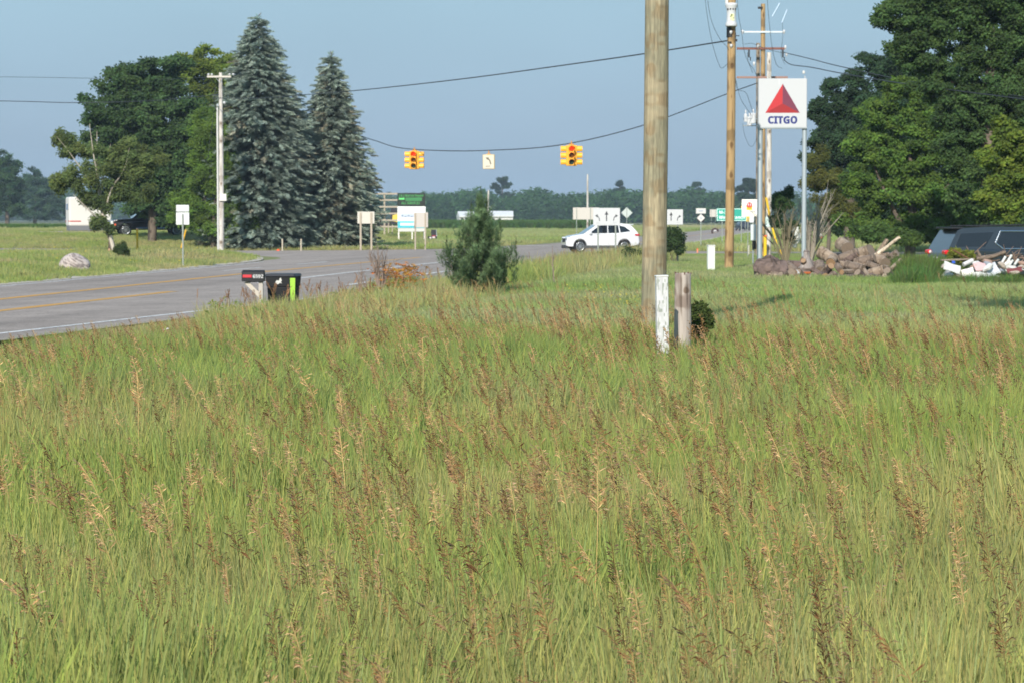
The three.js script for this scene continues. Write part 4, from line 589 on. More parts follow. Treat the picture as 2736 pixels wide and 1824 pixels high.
cable('jumper between the two red brown crossarms', [[1998, 140, 129.7], [2000, 165, 129.6], [2012, 182, 129.7], [2024, 205, 129.7]], 0.012);
cable('jumper from the crossarm across the tall pole', [[1990, 118, 129.6], [2010, 116, 129.5], [2030, 124, 129.6], [2060, 134, 129.6], [2096, 142, 129.8]], 0.012);
cable('vertical jumper on the right end of the crossarms', [[2091, 60, 129.7], [2092, 100, 129.7], [2088, 150, 129.7], [2098, 172, 129.7]], 0.009);
for (const [x0, y0, x1, y1, label] of [[2084, 8, 2064, 44, 'glassy rod fuse left above the crossarm'], [2104, 25, 2090, 60, 'glassy rod fuse right above the crossarm']]) tag(obj('rod_fuse', [bar(at(x0, y0, 129.8), at(x1, y1, 129.8), 0.035, 0.035, 8)], mat(0xb9cfe4, 0.4)), label, 'fuse');

// traffic signals: four heads back to back
const signalYellow = mat(0xe6a52a, 0.45), lensRed = new THREE.MeshStandardMaterial({ color: 0x801808, roughness: 0.4, emissive: 0xff3c06, emissiveIntensity: 0.9 }), lensAmber = mat(0x6b4510, 0.35), lensGreen = mat(0x26423a, 0.3), visorInside = mat(0x3a2a10, 0.8);
function signal(px, py, Z, label, turn) {
  const top = at(px, py, Z), s = thing('traffic_signal', label, 'traffic light', V(top.x, top.y - 1.1, top.z), turn, 'signals over the intersection');
  obj('hanger', [cyl(0.03, 0.03, 0.16, 0, 1.06, 0), box(0.22, 0.05, 0.05, 0, 1.05, 0), cyl(0.1, 0.2, 0.08, 0, 0.98, 0, 12)], mat(0xc58a3a, 0.6), s);
  for (let k = 0; k < 4; k++) {
    const a = k * Math.PI / 2, rot = g => g.rotateY(a), h = obj('head', [rbox(0.33, 1.02, 0.16, 0.03, 0, 0.49, 0.19)].map(rot), signalYellow, s);
    for (let j = 0; j < 3; j++) {
      const y = 0.82 - j * 0.33;
      obj('visor', [new THREE.CylinderGeometry(0.145, 0.15, 0.27, 18, 1, true, Math.PI * 0.5 - Math.PI * 0.78 + Math.PI / 2 * 0 , Math.PI * 1.56).rotateX(-Math.PI / 2).rotateZ(Math.PI / 2).translate(0, y, 0.40)].map(g => { return g; }).map(rot), new THREE.MeshStandardMaterial({ color: 0xf0b02c, roughness: 0.45, side: THREE.DoubleSide }), h);
      obj('signal_lens', [new THREE.SphereGeometry(0.135, 16, 8, 0, 6.284, 0, 0.6).rotateX(Math.PI / 2).scale(1.6, 1.6, 0.8).translate(0, y, 0.19)].map(rot), j === 0 && k % 2 === 0 ? lensRed : j === 0 ? mat(0x551410, 0.4) : j === 1 ? lensAmber : lensGreen, h);
    }
  }
}
signal(1107, 399, 137, 'red traffic signal hanging left of the arrow box', -0.1);
signal(1527, 383, 121, 'red traffic signal hanging right of the arrow box', 0.02);
{
  const Z = 128, top = at(1306, 402, Z), K = px => M_(px, Z); t = thing('arrow_sign_box', 'square box sign with a left turn arrow hung between the signals', 'sign', V(top.x, top.y, top.z), -0.1);
  obj('hanger', [cyl(0.03, 0.03, 0.22, 0, -0.22, 0), box(0.2, 0.06, 0.06, 0, -0.2, 0)], mat(0xc58a3a, 0.6), t);
  obj('case', rbox(0.62, 0.76, 0.22, 0.03, 0, -0.6, 0), mat(0xd9b877, 0.5), t);
  obj('sign_face', new THREE.PlaneGeometry(0.56, 0.7).translate(0, -0.6, 0.114), canvasFace(160, 200, (x, w, h) => { x.fillStyle = '#c8c2b0'; x.fillRect(0, 0, w, h); x.strokeStyle = '#4c4632'; x.lineWidth = 15; x.beginPath(); x.moveTo(112, 138); x.quadraticCurveTo(106, 70, 66, 52); x.stroke(); x.fillStyle = '#4c4632'; x.beginPath(); x.moveTo(36, 38); x.lineTo(82, 34); x.lineTo(66, 74); x.fill(); x.font = 'bold 26px sans-serif'; x.fillText('ONLY', 36, 178); }), t);
}

// ---------------------------------------------------------------- road signs
const signBack = mat(0xbdb8b0, 0.55, 0.15), postMat = mat(0x8c938d, 0.6, 0.4), woodPost = mat(0xa79c8b, 0.9);
function arrow(x, ax, ay, kind, k = 1) { x.strokeStyle = '#33363a'; x.fillStyle = '#33363a'; x.lineWidth = 11 * k; x.beginPath(); if (kind === 'up') { x.moveTo(ax, ay + 62 * k); x.lineTo(ax, ay - 10 * k); x.stroke(); x.beginPath(); x.moveTo(ax, ay - 42 * k); x.lineTo(ax + 20 * k, ay - 2 * k); x.lineTo(ax - 20 * k, ay - 2 * k); x.fill(); } else { const s = kind === 'left' ? -1 : 1; x.moveTo(ax - s * 16 * k, ay + 62 * k); x.quadraticCurveTo(ax - s * 14 * k, ay + 4 * k, ax + s * 18 * k, ay - 2 * k); x.stroke(); x.beginPath(); x.moveTo(ax + s * 42 * k, ay - 10 * k); x.lineTo(ax + s * 6 * k, ay - 24 * k); x.lineTo(ax + s * 12 * k, ay + 18 * k); x.fill(); } }
const threeLane = canvasFace(384, 250, (x, w, h) => { x.fillStyle = '#bfc1c3'; x.fillRect(0, 0, w, h); x.strokeStyle = '#b8bcc0'; x.lineWidth = 3; x.strokeRect(4, 4, w - 8, h - 8); arrow(x, 72, 118, 'left', 1.1); arrow(x, 192, 100, 'up', 1.4); arrow(x, 312, 118, 'right', 1.1); x.fillStyle = '#9a9ea2'; x.font = 'bold 20px sans-serif'; x.fillText('ONLY', 40, 222); x.fillText('ONLY', 285, 222); });
// px box of the plate, posts [px...] down to the ground; base is where the sign stands
function plateSign(name, label, Z, [x0, y0, x1, y1], posts, panel, face, turn = -RA, cat = 'sign', pm = postMat, pw = 0.07) {
  const cx = (x0 + x1) / 2, base = ground(cx, Z), s = thing(name, label, cat, base, turn), top = at(cx, y0, Z).y - base.y, bot = at(cx, y1, Z).y - base.y, w = M_(x1 - x0, Z);
  obj('plate', rbox(w, top - bot, 0.03, 0.012, 0, (top + bot) / 2, 0.06), panel, s);
  for (const px of posts) { const q = (M_(px - cx, Z)), g = hXZ(base.x + q, Z) - base.y; obj('post', rbox(pw, top - 0.06 - g + 0.2, 0.05, 0.012, q, (top - 0.06 + g - 0.2) / 2, face ? 0.015 : 0.11), pm, s); }
  if (face) obj('sign_face', new THREE.PlaneGeometry(w * 0.985, (top - bot) * 0.98).translate(0, (top + bot) / 2, 0.0785), face, s);
  return s;
}
plateSign('lane_sign', 'white lane sign with three arrows in front of the white car', 112, [1585, 556, 1657, 603], [1598, 1645], white, threeLane);
plateSign('lane_sign', 'white lane sign partly hidden by the big wooden pole', 101, [1762, 560, 1825, 601], [1775, 1811], white, threeLane);
plateSign('sign_back', 'large pale sign back beside the three arrow sign', 242, [1531, 555, 1601, 587], [1541, 1578], signBack, null, -RA);
{ const s = plateSign('sign_back', 'small pale sign back left of the green guide sign', 480, [1897, 560, 1915, 580], [1901, 1912], signBack, null, -RA); }
function diamond(name, label, Z, cx, cy, half, m, back, extra) {
  const base = ground(cx, Z), s = thing(name, label, 'sign', base, -RA), y = at(cx, cy, Z).y - base.y, w = M_(half, Z) * Math.SQRT2;
  obj('plate', rbox(w, w, 0.03, 0.012).rotateZ(Math.PI / 4).translate(0, y, 0.06), m, s); obj('post', rbox(0.07, y + w * 0.6 + 0.2, 0.05, 0.012, 0, (y + w * 0.6 - 0.2) / 2, back ? 0.11 : 0.015), postMat, s); return [s, y, w];
}
diamond('diamond_sign', 'pale back of a diamond sign above the white car roof', 285, 1675, 569, 15, mat(0xb4bdb8, 0.5, 0.3), true);
diamond('warning_sign', 'yellow diamond sign behind the small white sign', 300, 1992, 553, 13, yellowPlastic, false);
{
  const [s, y, w] = diamond('route_marker', 'white diamond route marker under a white direction plate', 170, 1873, 583, 11, white, false);
  obj('backing', rbox(w * 1.25, w * 1.25, 0.02, 0.005, 0, y, 0.03), black, s);
  const yy = at(1873, 564, 170).y - s.position.y; obj('direction_plate', rbox(M_(26, 170), M_(14, 170), 0.03, 0.01, 0, yy, 0.06), white, s); obj('lettering', box(0.1, 0.1, 0.004, 0, y, 0.08), mat(0x9aa4b4, 0.6), s); obj('lettering', box(0.3, 0.09, 0.004, 0, yy, 0.08), mat(0x9aa4b4, 0.6), s);
}
plateSign('guide_sign', 'green guide sign with white lettering behind the tan pole', 195, [1915, 557, 1996, 591], [1930, 1981], mat(0x0f8f7c, 0.5), canvasFace(512, 215, (x, w, h) => { x.fillStyle = '#0c9a86'; x.fillRect(0, 0, w, h); x.strokeStyle = '#e8f4f0'; x.lineWidth = 8; x.strokeRect(8, 8, w - 16, h - 16); x.fillStyle = '#f0f8f6'; x.font = 'bold 74px sans-serif'; x.fillText('M-30', 36, 92); x.fillText('1', 430, 92); x.fillText('West Branch', 36, 178); }));
plateSign('fuel_sign', 'small white sign with a red and yellow picture left of the sign post', 112, [1982, 533, 2023, 579], [2012], white, canvasFace(164, 184, (x, w, h) => { x.fillStyle = '#f6f2e8'; x.fillRect(0, 0, w, h); x.fillStyle = '#f2c21c'; x.fillRect(50, 70, 62, 46); x.fillStyle = '#d8343c'; x.beginPath(); x.moveTo(46, 76); x.lineTo(60, 36); x.lineTo(84, 28); x.lineTo(106, 40); x.lineTo(116, 76); x.lineTo(82, 92); x.fill(); x.fillStyle = '#f4d8d8'; x.fillRect(66, 44, 10, 24); x.fillRect(90, 44, 8, 24); x.fillStyle = '#e88a1c'; x.fillRect(62, 82, 40, 18); x.fillStyle = '#9a9ea4'; x.font = 'bold 30px sans-serif'; x.fillText('LOTTERY', 14, 148, 136); }));
{ const s = scene.children[scene.children.length - 1], y = at(2010, 587, 112).y - s.position.y; obj('lower_plate', rbox(0.2, 0.27, 0.02, 0.005, M_(6, 112), y, 0.06), mat(0xd4d6dc, 0.5), s); }
plateSign('utility_marker', 'yellow marker plate just left of the triangle sign post', 128, [1994, 579, 2003, 593], [1998], yellowPlastic, null, 0, 'marker', postMat, 0.05);
plateSign('sign_back', 'two stacked white sign backs on a post before the maple', 106, [471, 568, 507, 601], [490], mat(0xd2d4d4, 0.5), null, -RA);
{ const s = scene.children[scene.children.length - 1], y0 = at(489, 548, 106).y - s.position.y, y1 = at(489, 566, 106).y - s.position.y; obj('upper_plate', rbox(M_(35, 106), y0 - y1, 0.03, 0.012, 0, (y0 + y1) / 2, 0.06), mat(0xcfd1d1, 0.5), s); }
plateSign('sign_back', 'pale sign back on two posts at the foot of the shorter spruce', 163, [955, 566, 1001, 598], [964, 993], mat(0xc2beb2, 0.6), null, -RA, 'sign', woodPost, 0.13);
plateSign('sign_back', 'pale sign back standing in front of the blue billboard', 165, [1106, 568, 1144, 608], [1110, 1137], mat(0xb9b3ab, 0.6), null, -RA, 'sign', woodPost, 0.1);
// billboards
{
  const Z = 228; plateSign('billboard', 'white and blue billboard with small pictures', Z, [1062, 552, 1137, 610], [1065, 1101, 1134], white, canvasFace(300, 232, (x, w, h) => { x.fillStyle = '#eef1f2'; x.fillRect(0, 0, w, h); x.fillStyle = '#8fa0b6'; for (let i = 0; i < 9; i++) x.fillRect(50 + i * 22, 22 + (i % 3) * 3, 16, 12); x.fillStyle = '#b7c2d2'; x.fillRect(36, 78, 230, 40); x.fillStyle = '#7f8ea4'; for (let i = 0; i < 7; i++) x.fillRect(40 + i * 34, 92 + (i % 2) * 10, 22, 16); x.fillStyle = '#3fb4c4'; x.fillRect(0, 158, w, 74); x.fillStyle = '#cfeef2'; x.fillRect(26, 176, 150, 32); x.fillStyle = '#e8d8e2'; x.fillRect(200, 172, 60, 40); }), 0, 'billboard', offWhite, 0.12);
  const s = scene.children[scene.children.length - 1], y = py => at(1100, py, Z).y - s.position.y; obj('lower_strip', rbox(M_(72, Z), y(610.5) - y(619), 0.03, 0.01, 0, (y(610.5) + y(619)) / 2, 0.06), white, s);
  plateSign('billboard', 'dark billboard with green lettering', Z + 1, [1062, 516, 1136, 551], [1066, 1132], mat(0x0c1a12, 0.6), canvasFace(296, 140, (x, w, h) => { x.fillStyle = '#0b1a12'; x.fillRect(0, 0, w, h); x.fillStyle = '#3f9a4e'; x.font = 'bold 40px sans-serif'; x.fillText('J & J Marine Repair', 14, 40, 268); x.fillStyle = '#5fd070'; x.fillRect(14, 52, 60, 20); x.fillStyle = '#2f7a42'; x.fillRect(84, 48, 180, 38); x.fillStyle = '#3f9a4e'; x.fillText('ALL SERVICES', 40, 122, 200); }), 0, 'billboard', woodPost, 0.12);
  const b2 = ground(1025, Z + 6), f = thing('empty_billboard', 'open wooden billboard frame beside the shorter spruce', 'frame', b2), Yf = py => at(1025, py, Z + 6).y - b2.y, Xf = px => M_(px - 1025, Z + 6);
  for (const py of [518, 535, 553, 571, 589, 606]) obj('rail', rbox(Xf(1064) - Xf(985), 0.16, 0.08, 0.01, (Xf(1064) + Xf(985)) / 2, Yf(py), 0.1), woodPost, f);
  for (const px of [990, 1027]) obj('post', rbox(0.16, Yf(517) + 0.3, 0.14, 0.01, Xf(px), (Yf(517) - 0.3) / 2, 0), woodPost, f);
  plateSign('poster_board', 'yellow and black board behind the open frame', Z + 12, [1044, 556, 1068, 600], [1048, 1064], mat(0x1c1d24, 0.6), canvasFace(96, 176, (x, w, h) => { x.fillStyle = '#1a1c26'; x.fillRect(0, 0, w, h); x.fillStyle = '#d9bd4a'; x.beginPath(); x.moveTo(20, 76); x.lineTo(96, 60); x.lineTo(96, 160); x.lineTo(14, 140); x.fill(); }), 0, 'board', woodPost, 0.1);
  plateSign('poster_board', 'low dark board behind the lower rails of the open frame', Z + 13, [1000, 590, 1043, 604], [1006, 1038], mat(0x33262a, 0.7), null, 0, 'board', woodPost, 0.1);
}
{ // folding black sandwich board
  const Z = 222; b = ground(1155, Z); t = thing('sandwich_board', 'small black standing board with red and white print by the path', 'sign', b, 0.15);
  obj('base', [rbox(0.82, 0.5, 0.4, 0.04, 0, 0.26, 0)], black, t); obj('upper_panel', rbox(0.46, 0.6, 0.08, 0.03, 0.12, 0.8, 0.05), mat(0x2a2a2e, 0.6), t); obj('print', [box(0.4, 0.12, 0.01, 0.12, 0.52, 0.1)], mat(0xa02a3c, 0.6), t); obj('print', [box(0.16, 0.16, 0.01, -0.2, 0.36, 0.21), box(0.26, 0.14, 0.01, 0.1, 0.4, 0.21)], mat(0xd8c8cc, 0.6), t); obj('side_rail', bar(V(0.42, 0.05, 0), V(0.36, 1.12, 0), 0.03), mat(0xc8d2dc, 0.5), t);
}
// tall fuel brand sign
{
  const Z = 87; b = ground(2088, Z); t = thing('pylon_sign', 'square white sign with red triangle and blue lettering on two posts', 'sign', b, -0.02);
  const Y = py => at(2088, py, Z).y - b.y, X = px => M_(px - 2088, Z), w = X(2155) - X(2025), h = Y(210) - Y(341);
  obj('cabinet', rbox(w, h, 0.3, 0.03, 0, (Y(210) + Y(341)) / 2, 0), mat(0xb8babc, 0.45), t);
  obj('sign_face', new THREE.PlaneGeometry(w * 0.985, h * 0.985).translate(0, (Y(210) + Y(341)) / 2, 0.154), canvasFace(512, 512, (x, W, H) => {
    x.fillStyle = '#bcbec0'; x.fillRect(0, 0, W, H);
    const tri = (c, p) => { x.fillStyle = c; x.beginPath(); x.moveTo(...p[0]); for (const q of p.slice(1)) x.lineTo(...q); x.closePath(); x.fill(); };
    tri('#b82127', [[258, 54], [74, 362], [256, 262]]); tri('#6c2540', [[258, 54], [256, 262], [440, 362]]); tri('#960a10', [[256, 262], [74, 362], [440, 362]]);
    x.fillStyle = '#33408e'; x.font = 'bold 104px sans-serif'; x.textAlign = 'center'; x.strokeStyle = '#1e2a70'; x.lineWidth = 6; x.fillStyle = '#1e2a70'; x.fillText('CITGO', 258, 474, 364); x.strokeText('CITGO', 258, 474, 364);
    x.fillStyle = '#d9dcdf'; x.fillRect(218, 0, 3, 60);
  }), t);
  for (const [px, r] of [[2030, 0.095], [2148, 0.085]]) obj('post', cyl(r, r, Y(330) + 0.3, X(px), -0.3, 0, 20), mat(0xa9b3b8, 0.45, 0.35), t);
  obj('trim', [box(w + 0.02, 0.05, 0.32, 0, Y(342), 0)], galv, t);
  obj('lamp', [cyl(0.015, 0.015, 0.1, X(2148), Y(210), 0), rbox(0.09, 0.12, 0.07, 0.03, X(2145), Y(193), 0.0)], white, t);
  b = ground(2013, 88); t = thing('meter_cabinet', 'grey box over a black box against the left sign post', 'cabinet', b); obj('stake', box(0.05, 1.3, 0.05, 0, 0.6, -0.06), galv, t);
  obj('box', rbox(0.2, 0.58, 0.12, 0.03, 0, at(2013, 622, 88).y - b.y, 0), mat(0xc9d0d2, 0.5), t); obj('box', rbox(0.14, 0.3, 0.1, 0.02, 0.03, at(2013, 655, 88).y - b.y, 0), black, t);
}

// ---------------------------------------------------------------- vehicles
const glassDark = new THREE.MeshPhysicalMaterial({ color: 0x14181c, roughness: 0.06, metalness: 0, clearcoat: 1, clearcoatRoughness: 0.02 });
const rubber = mat(0x1b1b1c, 0.9), chrome = mat(0xd4d8dc, 0.18, 1), alloy = mat(0xb9bdc1, 0.3, 0.9), tailRed = mat(0xb01622, 0.25);
function wheel(parent, x, z, r, side) {
  const w = new THREE.Group(); w.name = 'wheel'; w.position.set(x, r, z); parent.add(w);
  obj('tyre', new THREE.LatheGeometry([[r * 0.66, -0.1], [r * 0.9, -0.115], [r * 0.985, -0.08], [r, 0], [r * 0.985, 0.08], [r * 0.9, 0.115], [r * 0.66, 0.1]].map(q => new THREE.Vector2(...q)), 28).rotateX(Math.PI / 2), rubber, w);
  const g = [new THREE.CylinderGeometry(r * 0.2, r * 0.2, 0.05, 14).rotateX(Math.PI / 2).translate(0, 0, side * 0.09), new THREE.TorusGeometry(r * 0.64, 0.025, 8, 28).translate(0, 0, side * 0.1)];
  for (let k = 0; k < 10; k++) g.push(box(0.045, r * 0.55, 0.03, 0, r * 0.36, 0).rotateZ(k / 10 * 6.283).translate(0, 0, side * 0.088));
  obj('rim', g, alloy, w); obj('brake', new THREE.CylinderGeometry(r * 0.6, r * 0.6, 0.1, 20).rotateX(Math.PI / 2), mat(0x2a2b2d, 0.7), w);
}
// side profile front at -x; lower body with arches, tapered cabin, panes laid 6 mm proud
function car(t, c) {
  const { L, W, body, cab, belt, roof, wheels, r, paint, sill = 0.32 } = c, arch = r * 1.14, tum = c.tumble || 0.17, s = new THREE.Shape();
  s.moveTo(body[0][0], body[0][1]); for (const q of body.slice(1)) s.lineTo(q[0], q[1]);
  for (const x of [...wheels].sort((a, b2) => b2 - a)) { s.lineTo(x + arch, sill); s.absarc(x, r, arch, Math.asin(Math.min(1, (sill - r) / arch)), Math.PI - Math.asin(Math.min(1, (sill - r) / arch)), false); }
  s.closePath();
  const bodyG = new THREE.ExtrudeGeometry(s, { depth: W - 0.16, bevelEnabled: true, bevelThickness: 0.08, bevelSize: 0.05, bevelOffset: -0.05, bevelSegments: 4, curveSegments: 16 }).translate(0, 0, -(W - 0.16) / 2);
  { const P = bodyG.attributes.position; for (let i = 0; i < P.count; i++) { const x = P.getX(i), k = Math.min(1, Math.max(0, (Math.abs(x) - L * 0.36) / (L * 0.14))); P.setZ(i, P.getZ(i) * (1 - 0.14 * k * k)); } bodyG.computeVertexNormals(); }
  obj('body', bodyG, paint, t);
  const half = y => (W / 2 - 0.05) * (1 - tum * Math.max(0, (y - belt) / (roof - belt)));
  const cs = new THREE.Shape(); cs.moveTo(...cab[0]); for (const q of cab.slice(1)) cs.lineTo(...q); cs.closePath();
  const cg = new THREE.ExtrudeGeometry(cs, { depth: 2, bevelEnabled: false }).translate(0, 0, -1), P = cg.attributes.position; for (let i = 0; i < P.count; i++) P.setZ(i, Math.sign(P.getZ(i)) * half(P.getY(i))); cg.computeVertexNormals();
  obj('cabin', cg, c.cabPaint || paint, t);
  for (const side of [-1, 1]) for (const win of c.windows) { const ws = new THREE.Shape(); ws.moveTo(...win[0]); for (const q of win.slice(1)) ws.lineTo(...q); ws.closePath(); const g = new THREE.ExtrudeGeometry(ws, { depth: 0.012, bevelEnabled: false }); const Q = g.attributes.position; for (let i = 0; i < Q.count; i++) Q.setZ(i, side * (half(Q.getY(i)) + 0.001 + (Q.getZ(i) > 0.006 ? 0.009 : -0.006))); g.computeVertexNormals(); obj('window', g, glassDark, t); }
  const pane = (a, b2, name, out) => { const d = V(b2[0] - a[0], b2[1] - a[1], 0).normalize(), n = V(-d.y, d.x, 0).multiplyScalar(out * 0.008), q = []; for (const [u, k] of [[0.06, 0.93], [0.94, 0.9]]) { const x = lerp(a[0], b2[0], u) + n.x, y = lerp(a[1], b2[1], u) + n.y; q.push(V(x, y, -half(y) * k), V(x, y, half(y) * k)); } const g = new THREE.BufferGeometry().setFromPoints([q[0], q[1], q[2], q[3]]); g.setIndex([0, 1, 2, 1, 3, 2]); g.setAttribute('uv', new THREE.Float32BufferAttribute([0, 0, 1, 0, 0, 1, 1, 1], 2)); g.computeVertexNormals(); obj(name, g, c.frontGlass || glassDark, t); };
  pane(c.front[0], c.front[1], 'windscreen', 1); pane(c.back[0], c.back[1], 'rear_window', -1);
  for (const x of wheels) for (const side of [-1, 1]) wheel(t, x, side * (W / 2 - 0.13), r, side);
  obj('underbody', box(L * 0.86, 0.16, W * 0.8, 0, sill - 0.02, 0), mat(0x18191a, 0.9), t);
  for (const side of [-1, 1]) obj('mirror', new THREE.SphereGeometry(0.1, 14, 10).scale(0.8, 0.75, 1.1).translate(c.mirror[0], c.mirror[1], side * (W / 2 + 0.06)), c.mirrorPaint || paint, t);
  return { half };
}
const whiteCar = new THREE.MeshPhysicalMaterial({ color: 0xd2d4d6, roughness: 0.35, clearcoat: 1, clearcoatRoughness: 0.06 });
{
  b = ground(1604, 150); t = thing('white_suv', 'white family car crossing the intersection behind the lane arrow sign', 'car', V(b.x, 0.01, b.z), 0.16); t.scale.set(0.97, 1.07, 1);
  const W = 1.93;
  car(t, { L: 4.78, W, r: 0.37, wheels: [-1.48, 1.37], belt: 1.02, roof: 1.72, paint: whiteCar, sill: 0.36, tumble: 0.2,
    body: [[2.3, 0.45], [2.37, 0.62], [2.33, 0.95], [2.24, 1.12], [1.5, 1.1], [-0.9, 1.04], [-1.35, 1.08], [-2.0, 0.98], [-2.26, 0.86], [-2.37, 0.66], [-2.36, 0.42], [-2.2, 0.36]].reverse(),
    cab: [[2.28, 1.08], [2.18, 1.22], [1.95, 1.46], [1.72, 1.63], [1.2, 1.69], [0.5, 1.725], [-0.15, 1.69], [-0.42, 1.6], [-1.3, 1.06]],
    windows: [[[-0.92, 1.12], [-0.2, 1.56], [0.28, 1.6], [0.28, 1.13]], [[0.34, 1.13], [0.34, 1.6], [0.98, 1.58], [1.05, 1.15]], [[1.12, 1.16], [1.06, 1.57], [1.42, 1.49], [1.78, 1.24]]],
    front: [[-1.3, 1.06], [-0.42, 1.6]], back: [[1.95, 1.46], [2.28, 1.08]], mirror: [-0.82, 1.13], frontGlass: new THREE.MeshPhysicalMaterial({ color: 0x39485a, roughness: 0.05, clearcoat: 1 }) });
  obj('grille', rbox(0.06, 0.24, 0.9, 0.03, -2.35, 0.72, 0), black, t); for (const s of [-1, 1]) { obj('headlight', rbox(0.28, 0.1, 0.34, 0.04, -2.2, 0.86, s * 0.68), mat(0xdfe4e8, 0.1, 0.3), t); obj('fog_lamp_recess', rbox(0.1, 0.14, 0.26, 0.04, -2.30, 0.54, s * 0.66), black, t); obj('tail_light', rbox(0.34, 0.13, 0.3, 0.04, 2.19, 1.03, s * 0.76), tailRed, t); obj('sill_cladding', rbox(2.3, 0.16, 0.06, 0.02, -0.06, 0.36, s * 0.94), mat(0x4a4c4e, 0.8), t); for (const x of [0.1, 1.0]) obj('door_handle', rbox(0.2, 0.035, 0.04, 0.012, x, 0.98, s * (W / 2 + 0.005)), whiteCar, t); obj('door_seam', [box(0.012, 0.66, 0.01, 0.31, 0.75, s * (W / 2 - 0.002)), box(0.012, 0.66, 0.01, -0.72, 0.75, s * (W / 2 - 0.002))], mat(0x8c8e90, 0.7), t); }
  obj('bumper', [rbox(0.2, 0.2, 1.5, 0.05, -2.28, 0.36, 0), rbox(0.2, 0.22, 1.6, 0.05, 2.3, 0.45, 0)], mat(0x3a3c3e, 0.8), t);
  obj('spoiler', rbox(0.3, 0.05, 1.3, 0.02, 1.86, 1.62, 0), whiteCar, t);
}
{
  const paint = new THREE.MeshPhysicalMaterial({ color: 0x2a343c, roughness: 0.35, metalness: 0.4, clearcoat: 1, clearcoatRoughness: 0.05 });
  const Z = 72; b = ground(2725, Z); t = thing('grey_suv', 'large dark grey vehicle parked behind the rubbish at the right edge', 'car', V(b.x, at(2600, 604, Z).y - 1.84, b.z), Math.PI + 0.14);
  const W = 2.0;
  // front is to the right of the picture: local -x turned round
  car(t, { L: 5.2, W, r: 0.39, wheels: [-1.6, 1.47], belt: 1.12, roof: 1.8, paint, sill: 0.4, tumble: 0.15,
    body: [[2.5, 0.5], [2.58, 0.7], [2.55, 1.05], [2.48, 1.2], [1.6, 1.17], [-1.0, 1.13], [-1.5, 1.16], [-2.2, 1.06], [-2.5, 0.9], [-2.58, 0.66], [-2.56, 0.46], [-2.4, 0.4]].reverse(),
    cab: [[2.5, 1.15], [2.36, 1.42], [2.18, 1.72], [2.0, 1.78], [1.2, 1.82], [0.2, 1.82], [-0.4, 1.74], [-0.62, 1.64], [-1.5, 1.12]],
    windows: [[[-1.08, 1.2], [-0.34, 1.62], [0.1, 1.66], [0.1, 1.2]], [[0.17, 1.2], [0.17, 1.67], [0.86, 1.66], [1.02, 1.34], [0.8, 1.2]], [[1.38, 1.24], [1.1, 1.66], [2.1, 1.62], [2.3, 1.24]]],
    front: [[-1.5, 1.12], [-0.62, 1.64]], back: [[2.18, 1.72], [2.5, 1.15]], mirror: [-0.92, 1.18] });
  for (const s of [-1, 1]) {
    obj('tail_light', rbox(0.5, 0.14, 0.34, 0.05, 2.36, 1.07, s * 0.80), mat(0xd01420, 0.2), t); obj('tail_lamp_insert', rbox(0.12, 0.09, 0.3, 0.03, 2.52, 1.07, s * 0.74), mat(0xe8dcdc, 0.2), t);
    obj('window_trim', [V(0.17, 1.175, 0), V(0.84, 1.175, 0), V(1.07, 1.35, 0), V(0.9, 1.69, 0), V(-0.36, 1.69, 0)].map((q, i, a) => i ? bar(a[i - 1].clone().setZ(s * ((W / 2 - 0.05) * (1 - 0.15 * Math.max(0, (a[i - 1].y - 1.12) / 0.68)) + 0.012)), q.clone().setZ(s * ((W / 2 - 0.05) * (1 - 0.15 * Math.max(0, (q.y - 1.12) / 0.68)) + 0.012)), 0.022) : null).filter(Boolean), chrome, t);
    obj('roof_rail', [bar(V(-0.3, 1.87, s * 0.72), V(1.9, 1.84, s * 0.72), 0.022)], black, t); obj('belt_strip', [bar(V(0.0, 1.165, s * 0.962), V(-1.2, 1.165, s * 0.962), 0.012)], chrome, t);
    for (const x of [0.0, 0.95]) obj('door_handle', rbox(0.22, 0.04, 0.05, 0.015, x, 1.0, s * (W / 2 + 0.005)), paint, t);
  }
  obj('spoiler', rbox(0.36, 0.06, 1.5, 0.02, 2.16, 1.78, 0), black, t); obj('number_plate', rbox(0.02, 0.16, 0.34, 0.005, 2.585, 0.86, 0), white, t);
}
{ // far car on the highway
  b = ground(1984, 428); t = thing('dark_car', 'distant dark car driving on the highway under the green sign', 'car', V(b.x, 0.01, b.z), -Math.PI / 2 - RA + 0.25);
  car(t, { L: 4.6, W: 1.9, r: 0.36, wheels: [-1.4, 1.4], belt: 1.0, roof: 1.7, paint: mat(0x2c3440, 0.35, 0.3), sill: 0.36, body: [[2.2, 0.42], [2.3, 0.7], [2.2, 1.05], [-0.9, 1.02], [-2.1, 0.92], [-2.28, 0.6], [-2.2, 0.36]].reverse(), cab: [[2.2, 1.03], [1.9, 1.6], [0.6, 1.7], [-0.3, 1.62], [-1.1, 1.03]], windows: [[[-0.7, 1.1], [-0.2, 1.55], [0.4, 1.58], [0.4, 1.1]], [[0.5, 1.1], [0.5, 1.58], [1.6, 1.5], [1.8, 1.12]]], front: [[-1.1, 1.03], [-0.3, 1.62]], back: [[1.9, 1.6], [2.2, 1.03]], mirror: [-0.7, 1.1] });
  for (const s of [-1, 1]) obj('headlight', rbox(0.2, 0.14, 0.4, 0.04, -2.16, 0.78, s * 0.66), mat(0xe6e9ee, 0.2), t);
}
